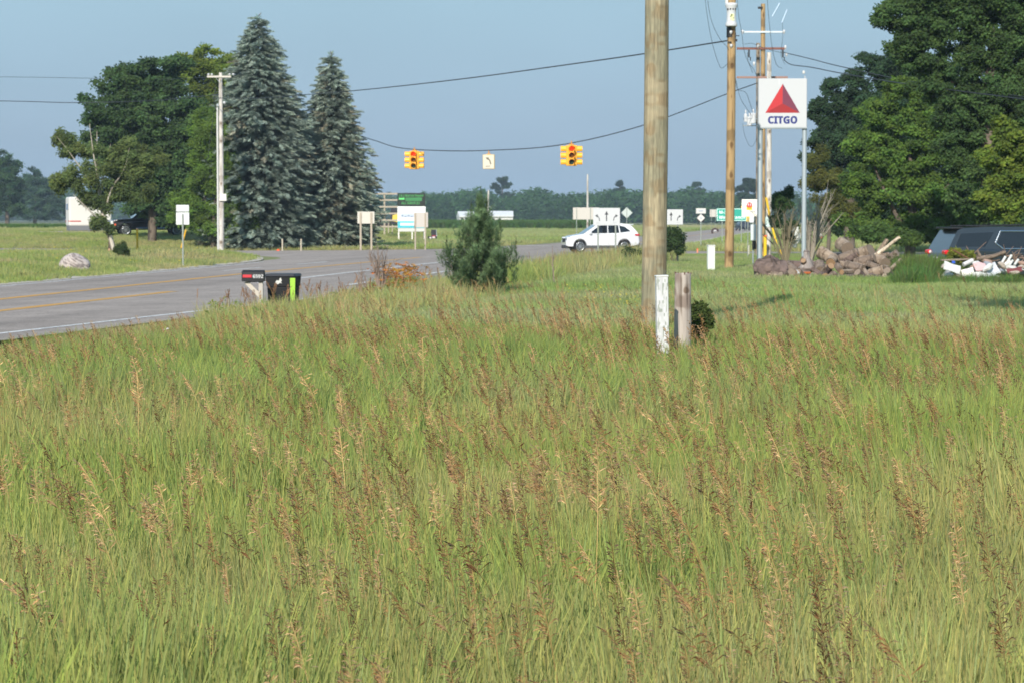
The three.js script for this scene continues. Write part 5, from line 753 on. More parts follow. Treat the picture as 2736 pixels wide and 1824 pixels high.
{ // black pickup seen from its front corner
  const Z = 180, bp = mat(0x101113, 0.3), gy = at(330, 631, Z).y; t = thing('black_pickup', 'black pickup truck parked in the shade behind the maple trunk', 'truck', V(at(398, 631, Z).x, gy, -Z), 0.28);
  car(t, { L: 5.9, W: 2.0, r: 0.43, wheels: [-1.85, 1.9], belt: 1.28, roof: 1.95, paint: bp, sill: 0.55, body: [[2.9, 0.6], [2.95, 0.9], [2.92, 1.32], [0.9, 1.32], [-1.3, 1.3], [-2.5, 1.22], [-2.85, 1.1], [-2.92, 0.8], [-2.85, 0.55]].reverse(), cab: [[1.0, 1.3], [0.85, 1.9], [-0.3, 1.95], [-0.6, 1.9], [-1.4, 1.29]], windows: [[[-1.0, 1.38], [-0.5, 1.84], [-0.1, 1.86], [-0.1, 1.38]], [[-0.02, 1.38], [-0.02, 1.86], [0.76, 1.83], [0.84, 1.38]]], front: [[-1.4, 1.29], [-0.6, 1.9]], back: [[0.85, 1.9], [1.0, 1.3]], mirror: [-1.0, 1.45] });
  obj('grille', rbox(0.08, 0.42, 1.1, 0.04, -2.93, 0.98, 0), chrome, t); obj('bumper', rbox(0.22, 0.26, 1.95, 0.06, -2.95, 0.6, 0), chrome, t); obj('running_board', rbox(2.2, 0.1, 0.12, 0.04, 0.0, 0.56, 1.02), chrome, t); obj('running_board', rbox(2.2, 0.1, 0.12, 0.04, 0.0, 0.56, -1.02), chrome, t);
  for (const s of [-1, 1]) { obj('headlight', rbox(0.2, 0.26, 0.36, 0.05, -2.84, 1.0, s * 0.78), mat(0xe2e6e8, 0.15, 0.2), t); obj('turn_light', rbox(0.14, 0.14, 0.1, 0.03, -2.62, 0.84, s * 0.99), mat(0xd8603a, 0.3), t); }
}
{ // white camper trailer, rear end
  const Z = 196, gy = at(210, 623, Z).y; t = thing('white_camper', 'white camper parked behind the birch with a red stripe low on its side', 'camper', V(at(236, 623, Z).x, gy, -Z), 0.3);
  obj('body', [rbox(3.4, 2.35, 2.2, 0.16, 0, 1.72, 0)], mat(0xcfccc6, 0.5), t); obj('skirt', rbox(3.3, 0.42, 2.14, 0.05, 0, 0.4, 0), mat(0x6a6c6e, 0.8), t);
  for (const s of [-1, 1]) { obj('stripe', rbox(0.9, 0.09, 0.02, 0.008, -1.2, 0.95, s * 1.105), mat(0xb0302c, 0.5), t); obj('wheel', new THREE.CylinderGeometry(0.34, 0.34, 0.2, 20).rotateX(Math.PI / 2).translate(0.5, 0.34, s * 0.98), rubber, t); }
  obj('rear_window', rbox(0.03, 0.5, 1.1, 0.01, -1.705, 2.1, 0), glassDark, t); obj('tail_light', [box(0.03, 0.14, 0.2, -1.705, 0.95, 0.9), box(0.03, 0.14, 0.2, -1.705, 0.95, -0.9)], tailRed, t); obj('roof_vent', rbox(0.5, 0.12, 0.5, 0.04, 0.2, 2.95, 0), white, t);
}
// ---------------------------------------------------------------- buildings far off
function barn(px0, px1, Z, eave, ridge, label, turn) {
  const cx = (px0 + px1) / 2, b2 = ground(cx, Z), s = thing('white_barn', label, 'building', b2, turn), w = M_(px1 - px0, Z), he = at(cx, eave, Z).y - b2.y, hr = at(cx, ridge, Z).y - b2.y, d = 7;
  obj('wall', [box(w * 0.96, he, d, 0, he / 2, 0)], mat(0xd0d0cd, 0.7), s);
  const sh = new THREE.Shape(); sh.moveTo(-d / 2 - 0.4, he - 0.1); sh.lineTo(0, hr); sh.lineTo(d / 2 + 0.4, he - 0.1); sh.lineTo(d / 2 + 0.4, he - 0.3); sh.lineTo(-d / 2 - 0.4, he - 0.3); sh.closePath();
  obj('roof', new THREE.ExtrudeGeometry(sh, { depth: w, bevelEnabled: false }).translate(0, 0, -w / 2).rotateY(Math.PI / 2), mat(0xd4d4d2, 0.45), s);
  obj('door', rbox(1.2, 2, 0.06, 0.01, w * 0.2, 1, d / 2 + 0.03), mat(0xb8b8b4, 0.7), s); for (const k of [-0.3, -0.05]) obj('window', rbox(0.6, 0.6, 0.06, 0.01, w * k, 1.9, d / 2 + 0.03), glassDark, s);
}
barn(1223, 1266, 525, 577, 565, 'small white barn left of the slanting pole', 0.1);
barn(1304, 1371, 530, 576, 564, 'longer white barn right of the slanting pole', 0.02);
// ---------------------------------------------------------------- small things near the road
{
  const Z = 54; b = ground(690, Z); const Y = py => at(690, py, Z).y - b.y, X = px => M_(px - 690, Z);
  t = thing('mailbox', 'black mailbox with red flag and white numbers on a pale post', 'mailbox', b, -0.03);
  const sh = new THREE.Shape(), h = Y(724) - Y(751), w = 0.19; sh.moveTo(-w / 2, 0); sh.lineTo(w / 2, 0); sh.lineTo(w / 2, h * 0.6); sh.absarc(0, h * 0.6, w / 2, 0, Math.PI, false); sh.closePath();
  const L = X(707) - X(648);
  obj('box', new THREE.ExtrudeGeometry(sh, { depth: L - 0.03, bevelEnabled: true, bevelSize: 0.012, bevelThickness: 0.015, bevelSegments: 2, curveSegments: 14 }).translate(0, Y(751), -L / 2 + 0.015).rotateY(Math.PI / 2).translate((X(707) + X(648)) / 2, 0, 0), mat(0x131417, 0.7), t);
  obj('door', rbox(0.012, h * 0.95, w * 0.95, 0.004, X(647.5), Y(751) + h * 0.5, 0), mat(0x1c1e22, 0.4), t);
  obj('flag', [rbox(0.2, 0.065, 0.012, 0.004, X(662), Y(738), w / 2 + 0.018)], mat(0xc22a36, 0.5), t);
  obj('number', new THREE.PlaneGeometry(0.25, 0.11).translate(X(691), Y(738), w / 2 + 0.017), canvasFace(200, 88, (x, W, H) => { x.fillStyle = '#1a1c20'; x.fillRect(0, 0, W, H); x.fillStyle = '#c4c5c6'; x.font = 'bold 88px sans-serif'; x.fillText('6592', 4, 78, 192); }), t);
  obj('post', [rbox(0.1, Y(751) + 0.3, 0.1, 0.01, X(697), (Y(751) - 0.3) / 2, 0)], mat(0xb0aaa2, 0.85), t); obj('brace', [box(0.09, 0.46, 0.07, 0, 0, 0).rotateZ(0.78).translate(X(676), Y(772), 0)], mat(0xbab2a6, 0.85), t); obj('bracket', [rbox(0.34, 0.03, 0.12, 0.008, X(682), Y(752.5), 0)], mat(0x2a2c30, 0.6), t);
  b = ground(757, 55); const Y2 = py => at(757, py, 55).y - b.y, X2 = px => M_(px - 757, 55);
  t = thing('wheeled_bin', 'black wheeled rubbish bin with a bright lime strip beside the mailbox', 'bin', b, -0.12);
  const H = Y2(734), taperBox = (w0, w1, d0, d1, y0, y1) => { const g = rbox(1, 1, 1, 0.05, 0, 0.5, 0), P = g.attributes.position; for (let i = 0; i < P.count; i++) { const u = P.getY(i); P.setXYZ(i, P.getX(i) * lerp(w0, w1, u), lerp(y0, y1, u), P.getZ(i) * lerp(d0, d1, u)); } g.computeVertexNormals(); return g; };
  const binM = mat(0x141518, 0.8);
  obj('body', [taperBox(0.56, 0.62, 0.56, 0.66, 0.04, H * 0.68), taperBox(0.64, 0.68, 0.68, 0.72, H * 0.68, H * 0.96)], binM, t);
  obj('lid', [taperBox(0.72, 0.66, 0.78, 0.7, H * 0.96, H * 1.03), rbox(0.1, 0.05, 0.5, 0.02, -0.36, H * 0.97, 0)], mat(0x24262b, 0.5), t);
  obj('reflective_strip', [taperBox(0.09, 0.12, 0.02, 0.02, H * 0.08, H * 0.92).translate(0.29, 0, 0.36)], mat(0x94c43a, 0.6), t);
  for (const s of [-1, 1]) obj('wheel', new THREE.CylinderGeometry(0.13, 0.13, 0.06, 18).rotateX(Math.PI / 2).translate(0.26, 0.13, s * 0.3), rubber, t);
  obj('emblem', new THREE.ShapeGeometry((() => { const s = new THREE.Shape(); s.moveTo(-0.08, -0.03); s.quadraticCurveTo(-0.09, 0.03, -0.03, 0.03); s.lineTo(0.0, 0.02); s.lineTo(0.01, 0.07); s.lineTo(0.04, 0.09); s.lineTo(0.05, 0.05); s.lineTo(0.07, 0.03); s.lineTo(0.04, 0.01); s.lineTo(0.065, -0.05); s.lineTo(0.02, -0.02); s.quadraticCurveTo(-0.02, -0.09, -0.08, -0.03); return s; })()).translate(-0.02, H * 0.82, 0.364), white, t);
}
{ // white plastic marker and old post in the grass
  b = ground(1773, 22); t = thing('marker_post', 'white square plastic post standing in the tall grass', 'post', b, 0.18); { const h = at(1773, 738, 22).y - b.y; obj('shaft', [rbox(0.112, h + 0.1, 0.07, 0.012, 0, (h - 0.1) / 2, 0)], new THREE.MeshStandardMaterial({ map: texture(64, 256, (u, v) => { const k = 200 + 22 * (noise(u * 8, v * 40, 8) - 0.5), d = ss(0.58, 0.8, noise(u * 10, v * 30 + 9, 10)) * 46; return [k - d, k - d * 0.9, k - d * 1.1]; }), roughness: 0.6 }), t); obj('cap', rbox(0.118, 0.02, 0.076, 0.008, 0, h, 0), white, t); t.rotation.z = 0.02; }
  b = ground(1824, 22.6); t = thing('old_post', 'cracked grey wooden post next to the white plastic post', 'post', b, 0.3); { const h = at(1824, 729, 22.6).y - b.y, g = new THREE.CylinderGeometry(0.078, 0.088, h + 0.1, 26, 24).translate(0, (h - 0.1) / 2, 0), P = g.attributes.position; for (let i = 0; i < P.count; i++) { const a = Math.atan2(P.getZ(i), P.getX(i)), y = P.getY(i), k = 1 + 0.10 * (noise(a * 5 + 20, y * 1.2) - 0.5) - 0.10 * ss(0.72, 0.9, noise(a * 3 + 4, y * 0.6 + 3)); P.setX(i, P.getX(i) * k); P.setZ(i, P.getZ(i) * k); if (y > h - 0.001) P.setY(i, y + 0.03 * (noise(P.getX(i) * 40, P.getZ(i) * 40) - 0.8)); } g.computeVertexNormals(); obj('shaft', g, new THREE.MeshStandardMaterial({ map: woodTex([190, 180, 170], [146, 134, 126], [128, 112, 102], 26, 3), roughness: 0.95 }), t); const bits = []; for (let k = 0; k < 5; k++) { const a = k * 1.35 + 0.4; bits.push(box(0.012, 0.012 + 0.008 * (k % 3), 0.014, Math.cos(a) * 0.075, h - 0.005, Math.sin(a) * 0.075)); } obj('splinters', bits, mat(0x6b5148, 0.95), t).userData.kind = 'stuff'; }
  b = ground(1900, 78); t = thing('cable_pedestal', 'white plastic pedestal post left of the tan pole', 'post', b, 0.2); { const h = at(1900, 657, 78).y - b.y; obj('shaft', rbox(0.22, h + 0.05, 0.2, 0.02, 0, (h - 0.05) / 2, 0), mat(0xdfe3dc, 0.6), t); obj('cap', rbox(0.235, 0.05, 0.215, 0.015, 0, h, 0), white, t); }
}
function marker(name, label, px, Z, top, r, m, m2) { const b2 = ground(px, Z), s = thing(name, label, 'post', b2), h = at(px, top, Z).y - b2.y; obj('shaft', cyl(r, r, h + 0.1, 0, -0.1, 0, 14), m, s); obj('cap', cyl(r * 0.9, r * 1.1, 0.06, 0, h, 0, 14), m2 || m, s); return s; }
marker('yellow_marker', 'yellow marker post right of the leaning birch', 366, 130, 614, 0.06, yellowPlastic, mat(0xe8a070, 0.6));
marker('orange_marker', 'faded orange stake just left of the birch trunk', 291, 126, 650, 0.045, mat(0xd8a08c, 0.6), orange);
marker('orange_marker', 'small orange stake left of the white pedestal post', 1864, 150, 667, 0.05, mat(0xdc8a68, 0.6), orange);
marker('yellow_marker', 'yellow pipe bollard beside the pale painted pole', 2045, 127, 632, 0.085, yellowPlastic, orange);
marker('wooden_stake', 'short pale stake under the taller spruce', 754, 160, 641, 0.05, mat(0xb9ae9a, 0.9));
marker('wooden_stake', 'short pale stake between the two spruces', 804, 160, 641, 0.05, mat(0xb9ae9a, 0.9));
marker('wooden_stake', 'thin pale stake left of the triangle sign post', 2001, 134, 659, 0.045, mat(0xc0bba8, 0.9));
tag(obj('guy_guard', [bar(at(496, 614, 152), at(482, 668, 152), 0.05, 0.05, 8)], mat(0xd8a41c, 0.6)), 'slanting yellow guy wire guard behind the stacked sign backs', 'guy guard');
tag(obj('guy_guard', [bar(at(2062, 600, 126), at(2078, 660, 125), 0.05, 0.05, 8)], yellowPlastic), 'slanting yellow guy wire guard right of the pale pole', 'guy guard');
tag(obj('guy_guard', [bar(at(2084, 668, 112), at(2094, 692, 112), 0.05, 0.05, 8)], yellowPlastic), 'low yellow guard stub left of the log pile', 'guy guard');
for (const [px, Z, top, label, banded] of [[2193, 240, 613, 'orange traffic cone with a white band behind the dead bush', true], [2213, 175, 638, 'plain orange traffic cone nearer the log pile', false]]) {
  b = ground(px, Z); t = thing('traffic_cone', label, 'cone', b); const h = Math.max(0.6, at(px, top, Z).y - b.y); obj('base', rbox(h * 0.55, 0.04, h * 0.55, 0.015, 0, 0.02, 0), orange, t); obj('cone', cyl(h * 0.06, h * 0.21, h, 0, 0.03, 0, 20), orange, t); if (banded) obj('band', cyl(h * 0.105, h * 0.175, h * 0.42, 0, h * 0.38, 0, 20), white, t);
}
tag(obj('painted_mark', [new THREE.SphereGeometry(0.12, 10, 8).translate(...ground(743, 160).toArray())], orange), 'orange flag ball under the taller spruce', 'marker');
// boulder
{ b = ground(197, 95); const g = new THREE.IcosahedronGeometry(1, 5), P = g.attributes.position; for (let i = 0; i < P.count; i++) { const x = P.getX(i), y = P.getY(i), z = P.getZ(i), k = 0.86 + 0.22 * noise(x * 1.6 + 5, y * 1.6 + z * 1.3 + 7) + 0.05 * noise(x * 9, y * 9 + z * 7); P.setXYZ(i, x * 0.64 * k, y * 0.62 * k, z * 0.55 * k); } g.computeVertexNormals(); const o = obj('boulder', g, new THREE.MeshStandardMaterial({ map: texture(256, 256, (u, v) => { const k = noise(u * 40 + v * 30, v * 12 - u * 8, 0), f = noise(u * 90, v * 90, 90), c = mixc([176, 164, 158], [122, 112, 108], ss(0.35, 0.7, k)); return mixc(c, [205, 196, 190], ss(0.6, 0.9, f) * 0.5); }), roughness: 0.95 })); o.position.set(b.x, b.y + 0.06, b.z); tag(o, 'rounded grey boulder in the grass across the road', 'boulder'); }
tag(obj('paper_scrap', rbox(0.1, 0.02, 0.07, 0.008).rotateZ(0.3).translate(...ground(443, 33).add(V(0, 0.42, 0)).toArray()), white), 'scrap of white paper caught in the grass', 'litter');
{ b = ground(1911, 342); t = thing('tyre_scrap', 'scrap of torn tyre lying on the far highway', 'debris', V(b.x, 0.01, b.z)); obj('tread', [new THREE.TorusGeometry(0.42, 0.13, 8, 20, 4).rotateX(0.25).translate(0, 0.3, 0)], mat(0x4a3834, 0.9), t); obj('sidewall', [rbox(0.4, 0.18, 0.2, 0.06, 0, 0.42, 0.1)], mat(0xc8c4c2, 0.8), t); }
// ---------------------------------------------------------------- log pile
const logBark = [new THREE.MeshStandardMaterial({ map: woodTex([142, 126, 112], [110, 96, 84], [84, 72, 62], 24, 6), roughness: 0.95 }), new THREE.MeshStandardMaterial({ map: woodTex([168, 152, 134], [136, 118, 100], [104, 88, 72], 20, 5), roughness: 0.95 }), new THREE.MeshStandardMaterial({ map: woodTex([124, 106, 98], [94, 80, 74], [72, 60, 54], 24, 7), roughness: 0.95 })];
const cutWood = ['#8c7c6c', '#837465', '#96795a'].map(c => canvasFace(128, 128, (x, w) => { x.fillStyle = c; x.fillRect(0, 0, w, w); for (let r = 60; r > 3; r -= 5) { x.strokeStyle = r % 2 ? 'rgba(90,66,44,0.35)' : 'rgba(120,92,62,0.3)'; x.lineWidth = 1.6; x.beginPath(); x.arc(64, 64, r, 0, 6.3); x.stroke(); } x.strokeStyle = 'rgba(70,50,36,0.5)'; for (const a of [0.3, 2.1, 4.2]) { x.beginPath(); x.moveTo(64, 64); x.lineTo(64 + 50 * Math.cos(a), 64 + 50 * Math.sin(a)); x.stroke(); } }));
function logPiece(label, px, py, Z, r, L, turn, pitch, k = 0, roll = 0) {
  const c = at(px, py, Z), s = thing('cut_log', label, 'log', c, turn, 'logs in the pile'); s.rotation.order = 'YXZ'; s.rotation.x = pitch; s.rotation.z = roll;
  const g = new THREE.CylinderGeometry(r, r * 1.06, L, 22, 8, true), P = g.attributes.position; for (let i = 0; i < P.count; i++) { const a = Math.atan2(P.getZ(i), P.getX(i)), y = P.getY(i), q = 1 + 0.3 * (noise(Math.cos(a) * 2.2 + px, Math.sin(a) * 2.2 + y * 1.5) - 0.5) + 0.12 * (noise(a * 9 + 30, y * 6) - 0.5); P.setX(i, P.getX(i) * q); P.setZ(i, P.getZ(i) * q); } g.computeVertexNormals();
  obj('bark', g.rotateX(Math.PI / 2), logBark[k], s);
  for (const e of [-1, 1]) obj('cut_end', new THREE.CircleGeometry(r * 0.99, 22).rotateY(e > 0 ? 0 : Math.PI).translate(0, 0, e * (L / 2 - 0.004)), cutWood[(k + (e > 0 ? 0 : 1)) % 3], s);
}
for (const a of [
  ['long fallen log lying in front of the pile', 2120, 745, 65.4, 0.13, 0.95, 1.45, 0.12, 1],
  ['big round log on top of the pile showing its cut end', 2256, 658, 68, 0.25, 0.6, 0.25, 0.25, 1], ['log tilting down left of the big round log', 2222, 690, 67.4, 0.23, 0.9, 0.9, 0.45, 1], ['short thick log block on top right of the pile', 2310, 680, 67.4, 0.28, 0.55, 0.9, -0.4, 1],
  ['pale split log at the right of the pile', 2352, 700, 66.8, 0.24, 0.6, 0.4, 0.2, 1], ['brown log end low in the middle of the pile', 2200, 742, 65.6, 0.19, 0.5, 0.15, 0.05, 2], ['small log end right of the brown one', 2242, 742, 65.5, 0.13, 0.5, -0.2, 0.05, 0], ['dark small log end with pale heart', 2275, 746, 65.3, 0.14, 0.5, 0.3, 0.05, 2], ['low log behind the dark small end', 2310, 744, 65.6, 0.13, 0.7, 1.2, 0, 0],
  ['log buried under the tilted one', 2180, 712, 66.8, 0.18, 0.8, 1.1, 0.2, 0], ['mossy log in the shade under the block', 2285, 715, 66.6, 0.2, 0.9, 1.3, 0.1, 1], ['log lying at the foot of the right side', 2330, 738, 65.9, 0.15, 0.6, 0.5, 0.2, 1], ['stub of log behind the pile', 2375, 690, 68.2, 0.14, 0.7, 1.0, -0.5, 0], ['mid pile log covered by the split one', 2340, 722, 67, 0.18, 0.8, 1.2, 0.1, 0], ['log supporting the big round log', 2262, 692, 68.6, 0.22, 0.9, 1.0, 0, 0], ['log lying behind the long fallen log', 2110, 722, 66.6, 0.14, 1.0, 1.35, -0.05, 0]]) logPiece(a[0], a[1], a[2], a[3], a[4] * 0.72, a[5] * 0.9, ...a.slice(6));
for (let i = 0; i < 42; i++) { const px = 2070 + 330 * (i + rnd()) / 42, top = piece([[2030, 712], [2100, 705], [2180, 694], [2235, 655], [2300, 655], [2350, 668], [2400, 700]], px), py = lerp(top + 6, 748, Math.pow(rnd(), 0.7)); logPiece(`small ${['greyish', 'light brown', 'dark brown'][i % 3]} log piece ${py < 690 ? 'high' : py < 722 ? 'halfway up' : 'low'} in the ${px < 2180 ? 'left part' : px < 2290 ? 'middle' : 'right part'} of the log heap`, px, py, 65.2 + (748 - py) * 0.028, rr(0.05, 0.13), rr(0.25, 0.75), rr(0, 3.1), rr(-0.6, 0.6), i % 3, 0); }
{ // torn root ball
  const g = new THREE.IcosahedronGeometry(1, 6), P = g.attributes.position; for (let i = 0; i < P.count; i++) { const x = P.getX(i), y = P.getY(i), z = P.getZ(i), k = 0.72 + 0.42 * noise(x * 2.2 + 5, y * 2.2 + z * 1.7 + 7) + 0.16 * noise(x * 8 + 2, y * 8 + z * 6) + 0.07 * noise(x * 22, y * 22 + z * 18); P.setXYZ(i, x * 0.46 * k, y * 0.4 * k, z * 0.36 * k); } g.computeVertexNormals();
  const q = at(2056, 724, 66); b = V(q.x, q.y, q.z); t = thing('root_ball', 'dark torn root ball at the left end of the log pile', 'stump', b); obj('trunk', g, logBark[2], t);
  for (const [x, y, z, L] of [[-0.36, -0.1, 0.2, 0.3], [0.1, 0.28, 0.1, 0.2], [0.3, 0.1, 0.2, 0.25], [-0.25, 0.2, 0.1, 0.2]]) obj('root', taper([V(x * 0.6, y * 0.6, z), V(x, y, z), V(x * (1 + L), y * (1 + L) - 0.05, z)], [0.06, 0.045, 0.012]), logBark[0], t);
}
{ // standing root stump, broken limb
  b = at(2155, 735, 66.2); t = thing('tree_stump', 'grey splayed root stump standing at the left of the pile', 'stump', b); const pts = [[0.30, 0], [0.27, 0.14], [0.19, 0.3], [0.11, 0.46], [0.075, 0.56], [0.085, 0.62], [0.06, 0.68], [0, 0.69]].map(q => new THREE.Vector2(...q)), g = new THREE.LatheGeometry(pts, 20), P = g.attributes.position; for (let i = 0; i < P.count; i++) { const a = Math.atan2(P.getZ(i), P.getX(i)), k = 1 + 0.35 * (noise(a * 2 + 12, P.getY(i) * 3) - 0.5); P.setX(i, P.getX(i) * k); P.setZ(i, P.getZ(i) * k); } g.computeVertexNormals(); obj('trunk', g, new THREE.MeshStandardMaterial({ map: woodTex([170, 162, 156], [128, 118, 112], [92, 82, 76], 20, 4), roughness: 0.95 }), t); obj('root', [taper([V(0.15, 0.2, 0.05), V(0.35, 0.06, 0.1), V(0.5, -0.02, 0.1)], [0.1, 0.07, 0.03]), taper([V(-0.1, 0.16, 0.1), V(-0.3, 0.04, 0.15), V(-0.42, -0.03, 0.2)], [0.09, 0.06, 0.03])], logBark[0], t);
  obj('rotten_patch', rbox(0.34, 0.07, 0.1, 0.03, -0.02, 0.06, 0.28), mat(0xa3582c, 0.95), t);
  tag(obj('broken_limb', taper([at(2330, 690, 67), at(2365, 665, 66.8), at(2390, 645, 66.6), at(2404, 634, 66.5)], [0.06, 0.055, 0.05, 0.045], 10), new THREE.MeshStandardMaterial({ map: woodTex([230, 218, 196], [206, 190, 166], [170, 150, 126], 16, 4), roughness: 0.9 })), 'pale peeled limb jutting up from the right of the pile', 'limb');
  tag(obj('broken_limb', taper([at(2345, 680, 67.6), at(2362, 655, 67.5), at(2372, 640, 67.5)], [0.08, 0.07, 0.06], 10), logBark[1]), 'stubby brown limb beside the peeled limb', 'limb');
  tag(obj('white_rag', (() => { const g = new THREE.IcosahedronGeometry(0.11, 3), P = g.attributes.position; for (let i = 0; i < P.count; i++) { const k = 0.7 + 0.7 * noise(P.getX(i) * 22 + 3, P.getY(i) * 22 + P.getZ(i) * 15); P.setXYZ(i, P.getX(i) * k * 1.4, P.getY(i) * k * 0.8, P.getZ(i) * k); } g.computeVertexNormals(); return g; })().translate(...at(2122, 730, 65.4).toArray()), white), 'crumpled white rag lying among the logs', 'rag');
  b = at(2380, 700, 67.5); t = thing('twig_heap', 'heap of grey twigs at the right end of the log pile', 'brushwood', b); const tw = []; for (let i = 0; i < 46; i++) { const a = V(gauss() * 0.3, rr(-0.45, 0.25), gauss() * 0.25); tw.push(bar(a, a.clone().add(V(gauss() * 0.35, gauss() * 0.3, gauss() * 0.2)), 0.016, 0.006, 4)); } obj('twigs', tw, twigMat, t).userData.kind = 'stuff';
}
// ---------------------------------------------------------------- rubbish
function sheetScrap(name, label, px, py, Z, w, h, m, tilt, turn, roll = 0) { const c = at(px, py, Z), g = new THREE.BoxGeometry(w, h, 0.02, 8, 8, 1), P = g.attributes.position; for (let i = 0; i < P.count; i++) { const x = P.getX(i), y = P.getY(i); P.setZ(i, P.getZ(i) + 0.09 * (noise(x * 5 + px, y * 5) - 0.5) + 0.05 * x * x); P.setY(i, y + 0.06 * (noise(x * 6 + 9, px) - 0.5)); } g.computeVertexNormals(); const o = obj(name, g, m); o.position.copy(c); o.rotation.set(tilt, turn, roll); return tag(o, label, 'rubbish'); }
sheetScrap('plastic_sheet', 'tilted white plastic sheet at the left of the rubbish', 2545, 716, 64.4, 0.46, 0.26, white, -0.5, 0.3, -0.2);
sheetScrap('plastic_sheet', 'white crumpled panel below the tilted sheet', 2588, 734, 64.2, 0.32, 0.3, mat(0xd8d4cc, 0.7), -0.3, -0.2, 0.15);
sheetScrap('blue_scrap', 'small blue scrap on the white sheet', 2548, 702, 65.6, 0.09, 0.07, mat(0x2a55b8, 0.5), -0.4, 0.2);
sheetScrap('plastic_tub', 'pale grey plastic panel near the black wheel', 2652, 722, 64.3, 0.4, 0.3, mat(0xc9ccd2, 0.6), -0.4, 0.4, 0.5);
sheetScrap('pink_cloth', 'washed-out pink cloth in the middle of the rubbish', 2620, 714, 64.3, 0.32, 0.26, mat(0xc9a8a8, 0.9), -0.6, 0.1, 0.2);
sheetScrap('red_panel', 'dull red panel at the right of the rubbish', 2712, 724, 64.2, 0.4, 0.14, mat(0x6e3438, 0.8), -0.4, -0.1, 0.1);
sheetScrap('white_bucket_side', 'white curved plastic piece low in the rubbish', 2620, 738, 63.9, 0.36, 0.2, white, -0.3, 0.2, 0.1);
tag(obj('wooden_board', rbox(0.95, 0.05, 0.12, 0.01).rotateY(0.2).rotateZ(0.03).translate(...at(2560, 694, 66).toArray()), greyWood), 'weathered board lying across the rubbish', 'board');
tag(obj('wooden_board', rbox(0.6, 0.04, 0.1, 0.01).rotateY(0.2).rotateZ(-0.5).translate(...at(2572, 682, 66.2).toArray()), mat(0x6a4a34, 0.9)), 'narrow brown board slanting over the rubbish', 'board');
tag(obj('wooden_stick', bar(at(2472, 712, 65), at(2505, 724, 65), 0.016, 0.012, 6), mat(0xbca88c, 0.9)), 'pale stick poking from the weeds left of the rubbish', 'stick');
for (const [x0, y0, x1, y1, r, label] of [[2672, 713, 2688, 686, 0.035, 'white pipe standing up left in the rubbish'], [2684, 716, 2704, 682, 0.035, 'taller white pipe standing beside the first one'], [2698, 710, 2707, 696, 0.03, 'short white pipe stub right of the tall pipes'], [2712, 708, 2722, 694, 0.035, 'white pipe stub furthest right in the rubbish'], [2660, 722, 2694, 724, 0.04, 'white pipe lying flat over the rubbish'], [2575, 708, 2600, 696, 0.06, 'rolled white plastic on top of the rubbish'], [2715, 716, 2740, 722, 0.02, 'thin cream stick at the right edge of the rubbish']]) { const a = at(x0, y0, 65), e = at(x1, y1, 65.1); tag(obj('plastic_pipe', [bar(a, e, r, r, 14)], white), label, 'pipe'); }
for (let i = 0; i < 34; i++) { const w = rr(0.06, 0.2), q = at(rr(2525, 2745), rr(700, 742), rr(64, 65.6)), g = new THREE.IcosahedronGeometry(1, 1), P = g.attributes.position; for (let k = 0; k < P.count; k++) { const m = 0.7 + 0.6 * noise(P.getX(k) * 3 + i, P.getY(k) * 3 + P.getZ(k) * 2 + i); P.setXYZ(k, P.getX(k) * m * w, P.getY(k) * m * w * 0.45, P.getZ(k) * m * w * 0.5); } g.rotateZ(rr(-0.8, 0.8)); g.computeVertexNormals(); const o = obj('rubble_scrap', g, [white, offWhite, mat(0xa89c90, 0.8), mat(0x8a8f98, 0.7), mat(0x9a7f70, 0.85)][i % 5]); o.position.copy(q); tag(o, `small ${['white', 'cream', 'tan', 'grey', 'brown'][i % 5]} broken scrap at the ${q.x < 11.75 ? 'left end' : q.x < 12.6 ? 'middle' : 'right end'} of the rubbish${q.y > 0.55 ? ', upper side' : ''}`, 'rubbish', 'scraps in the rubbish'); }
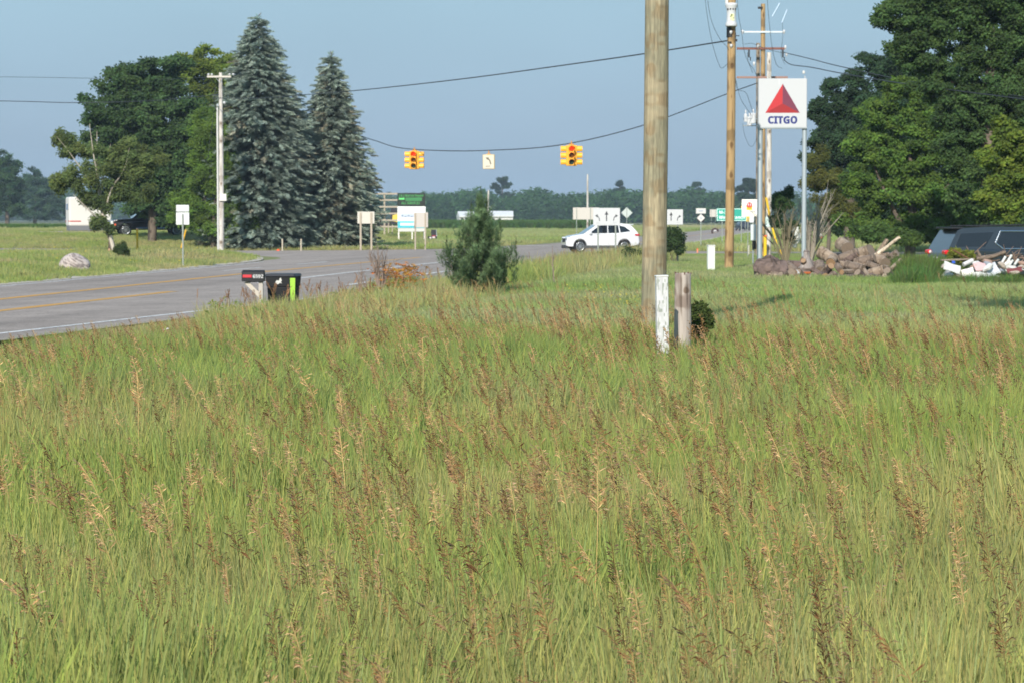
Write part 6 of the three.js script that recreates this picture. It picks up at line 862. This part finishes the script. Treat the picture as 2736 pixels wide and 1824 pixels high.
{ const c = at(2654, 733, 64.7); t = thing('toy_wheel', 'small black wheel lying on the rubbish', 'wheel', c, -0.3); obj('tyre', new THREE.TorusGeometry(0.075, 0.03, 10, 22), rubber, t); obj('hub', new THREE.CylinderGeometry(0.045, 0.045, 0.03, 14).rotateX(Math.PI / 2), mat(0x8a8e92, 0.5), t); }
{ b = at(2650, 690, 67); t = thing('brush_heap', 'heap of brown dead branches between the rubbish and the dark vehicle', 'brushwood', b); const tw = []; for (let i = 0; i < 90; i++) { const a = V(rr(-0.75, 1.2), rr(-0.35, 0.12), gauss() * 0.3), d = V(gauss() * 0.7, gauss() * 0.16 + (rnd() < 0.15 ? 0.3 : 0), gauss() * 0.25); tw.push(bar(a, a.clone().add(d), rr(0.012, 0.035), 0.008, 5)); } obj('twigs', tw, mat(0x7c675a, 0.95), t).userData.kind = 'stuff'; obj('branch', [taper([V(-0.6, -0.02, 0.2), V(0, 0.05, 0.2), V(0.35, 0.18, 0.2)], [0.06, 0.07, 0.05]), taper([V(-0.35, 0.05, 0.22), V(-0.42, 0.2, 0.2)], [0.05, 0.04])], logBark[0], t); }
{ b = at(2570, 688, 66.6); t = thing('yellow_weed', 'yellow-green leafy weed growing over the rubbish', 'plant', b); obj('stem', [bar(V(-0.1, -0.3, 0), V(-0.15, 0.15, 0), 0.01), bar(V(0.1, -0.3, 0), V(0.15, 0.1, 0), 0.01)], mat(0x6b7a34, 0.9), t); crown(t, [[-0.18, 0.05, 0, 0.08, 0.16, 0.1], [0.0, 0, 0, 0.08, 0.14, 0.1], [0.2, 0, 0, 0.1, 0.12, 0.1]], [0.18, 0.2, 0.03], leafSprays, 160, foliage, 0.5); }
tag(obj('grey_cover', (() => { const g = new THREE.IcosahedronGeometry(1, 4), P = g.attributes.position; for (let i = 0; i < P.count; i++) { const k = 0.8 + 0.4 * noise(P.getX(i) * 3 + 3, P.getY(i) * 3 + P.getZ(i) * 2); P.setXYZ(i, P.getX(i) * k * 0.2, P.getY(i) * k * 0.42, P.getZ(i) * k * 0.2); } g.computeVertexNormals(); return g; })().translate(...at(2124, 632, 91).toArray()), mat(0xc2c4bc, 0.8)), 'crumpled grey plastic caught in the bush at the right sign post', 'plastic');

renderer.render(scene, camera);
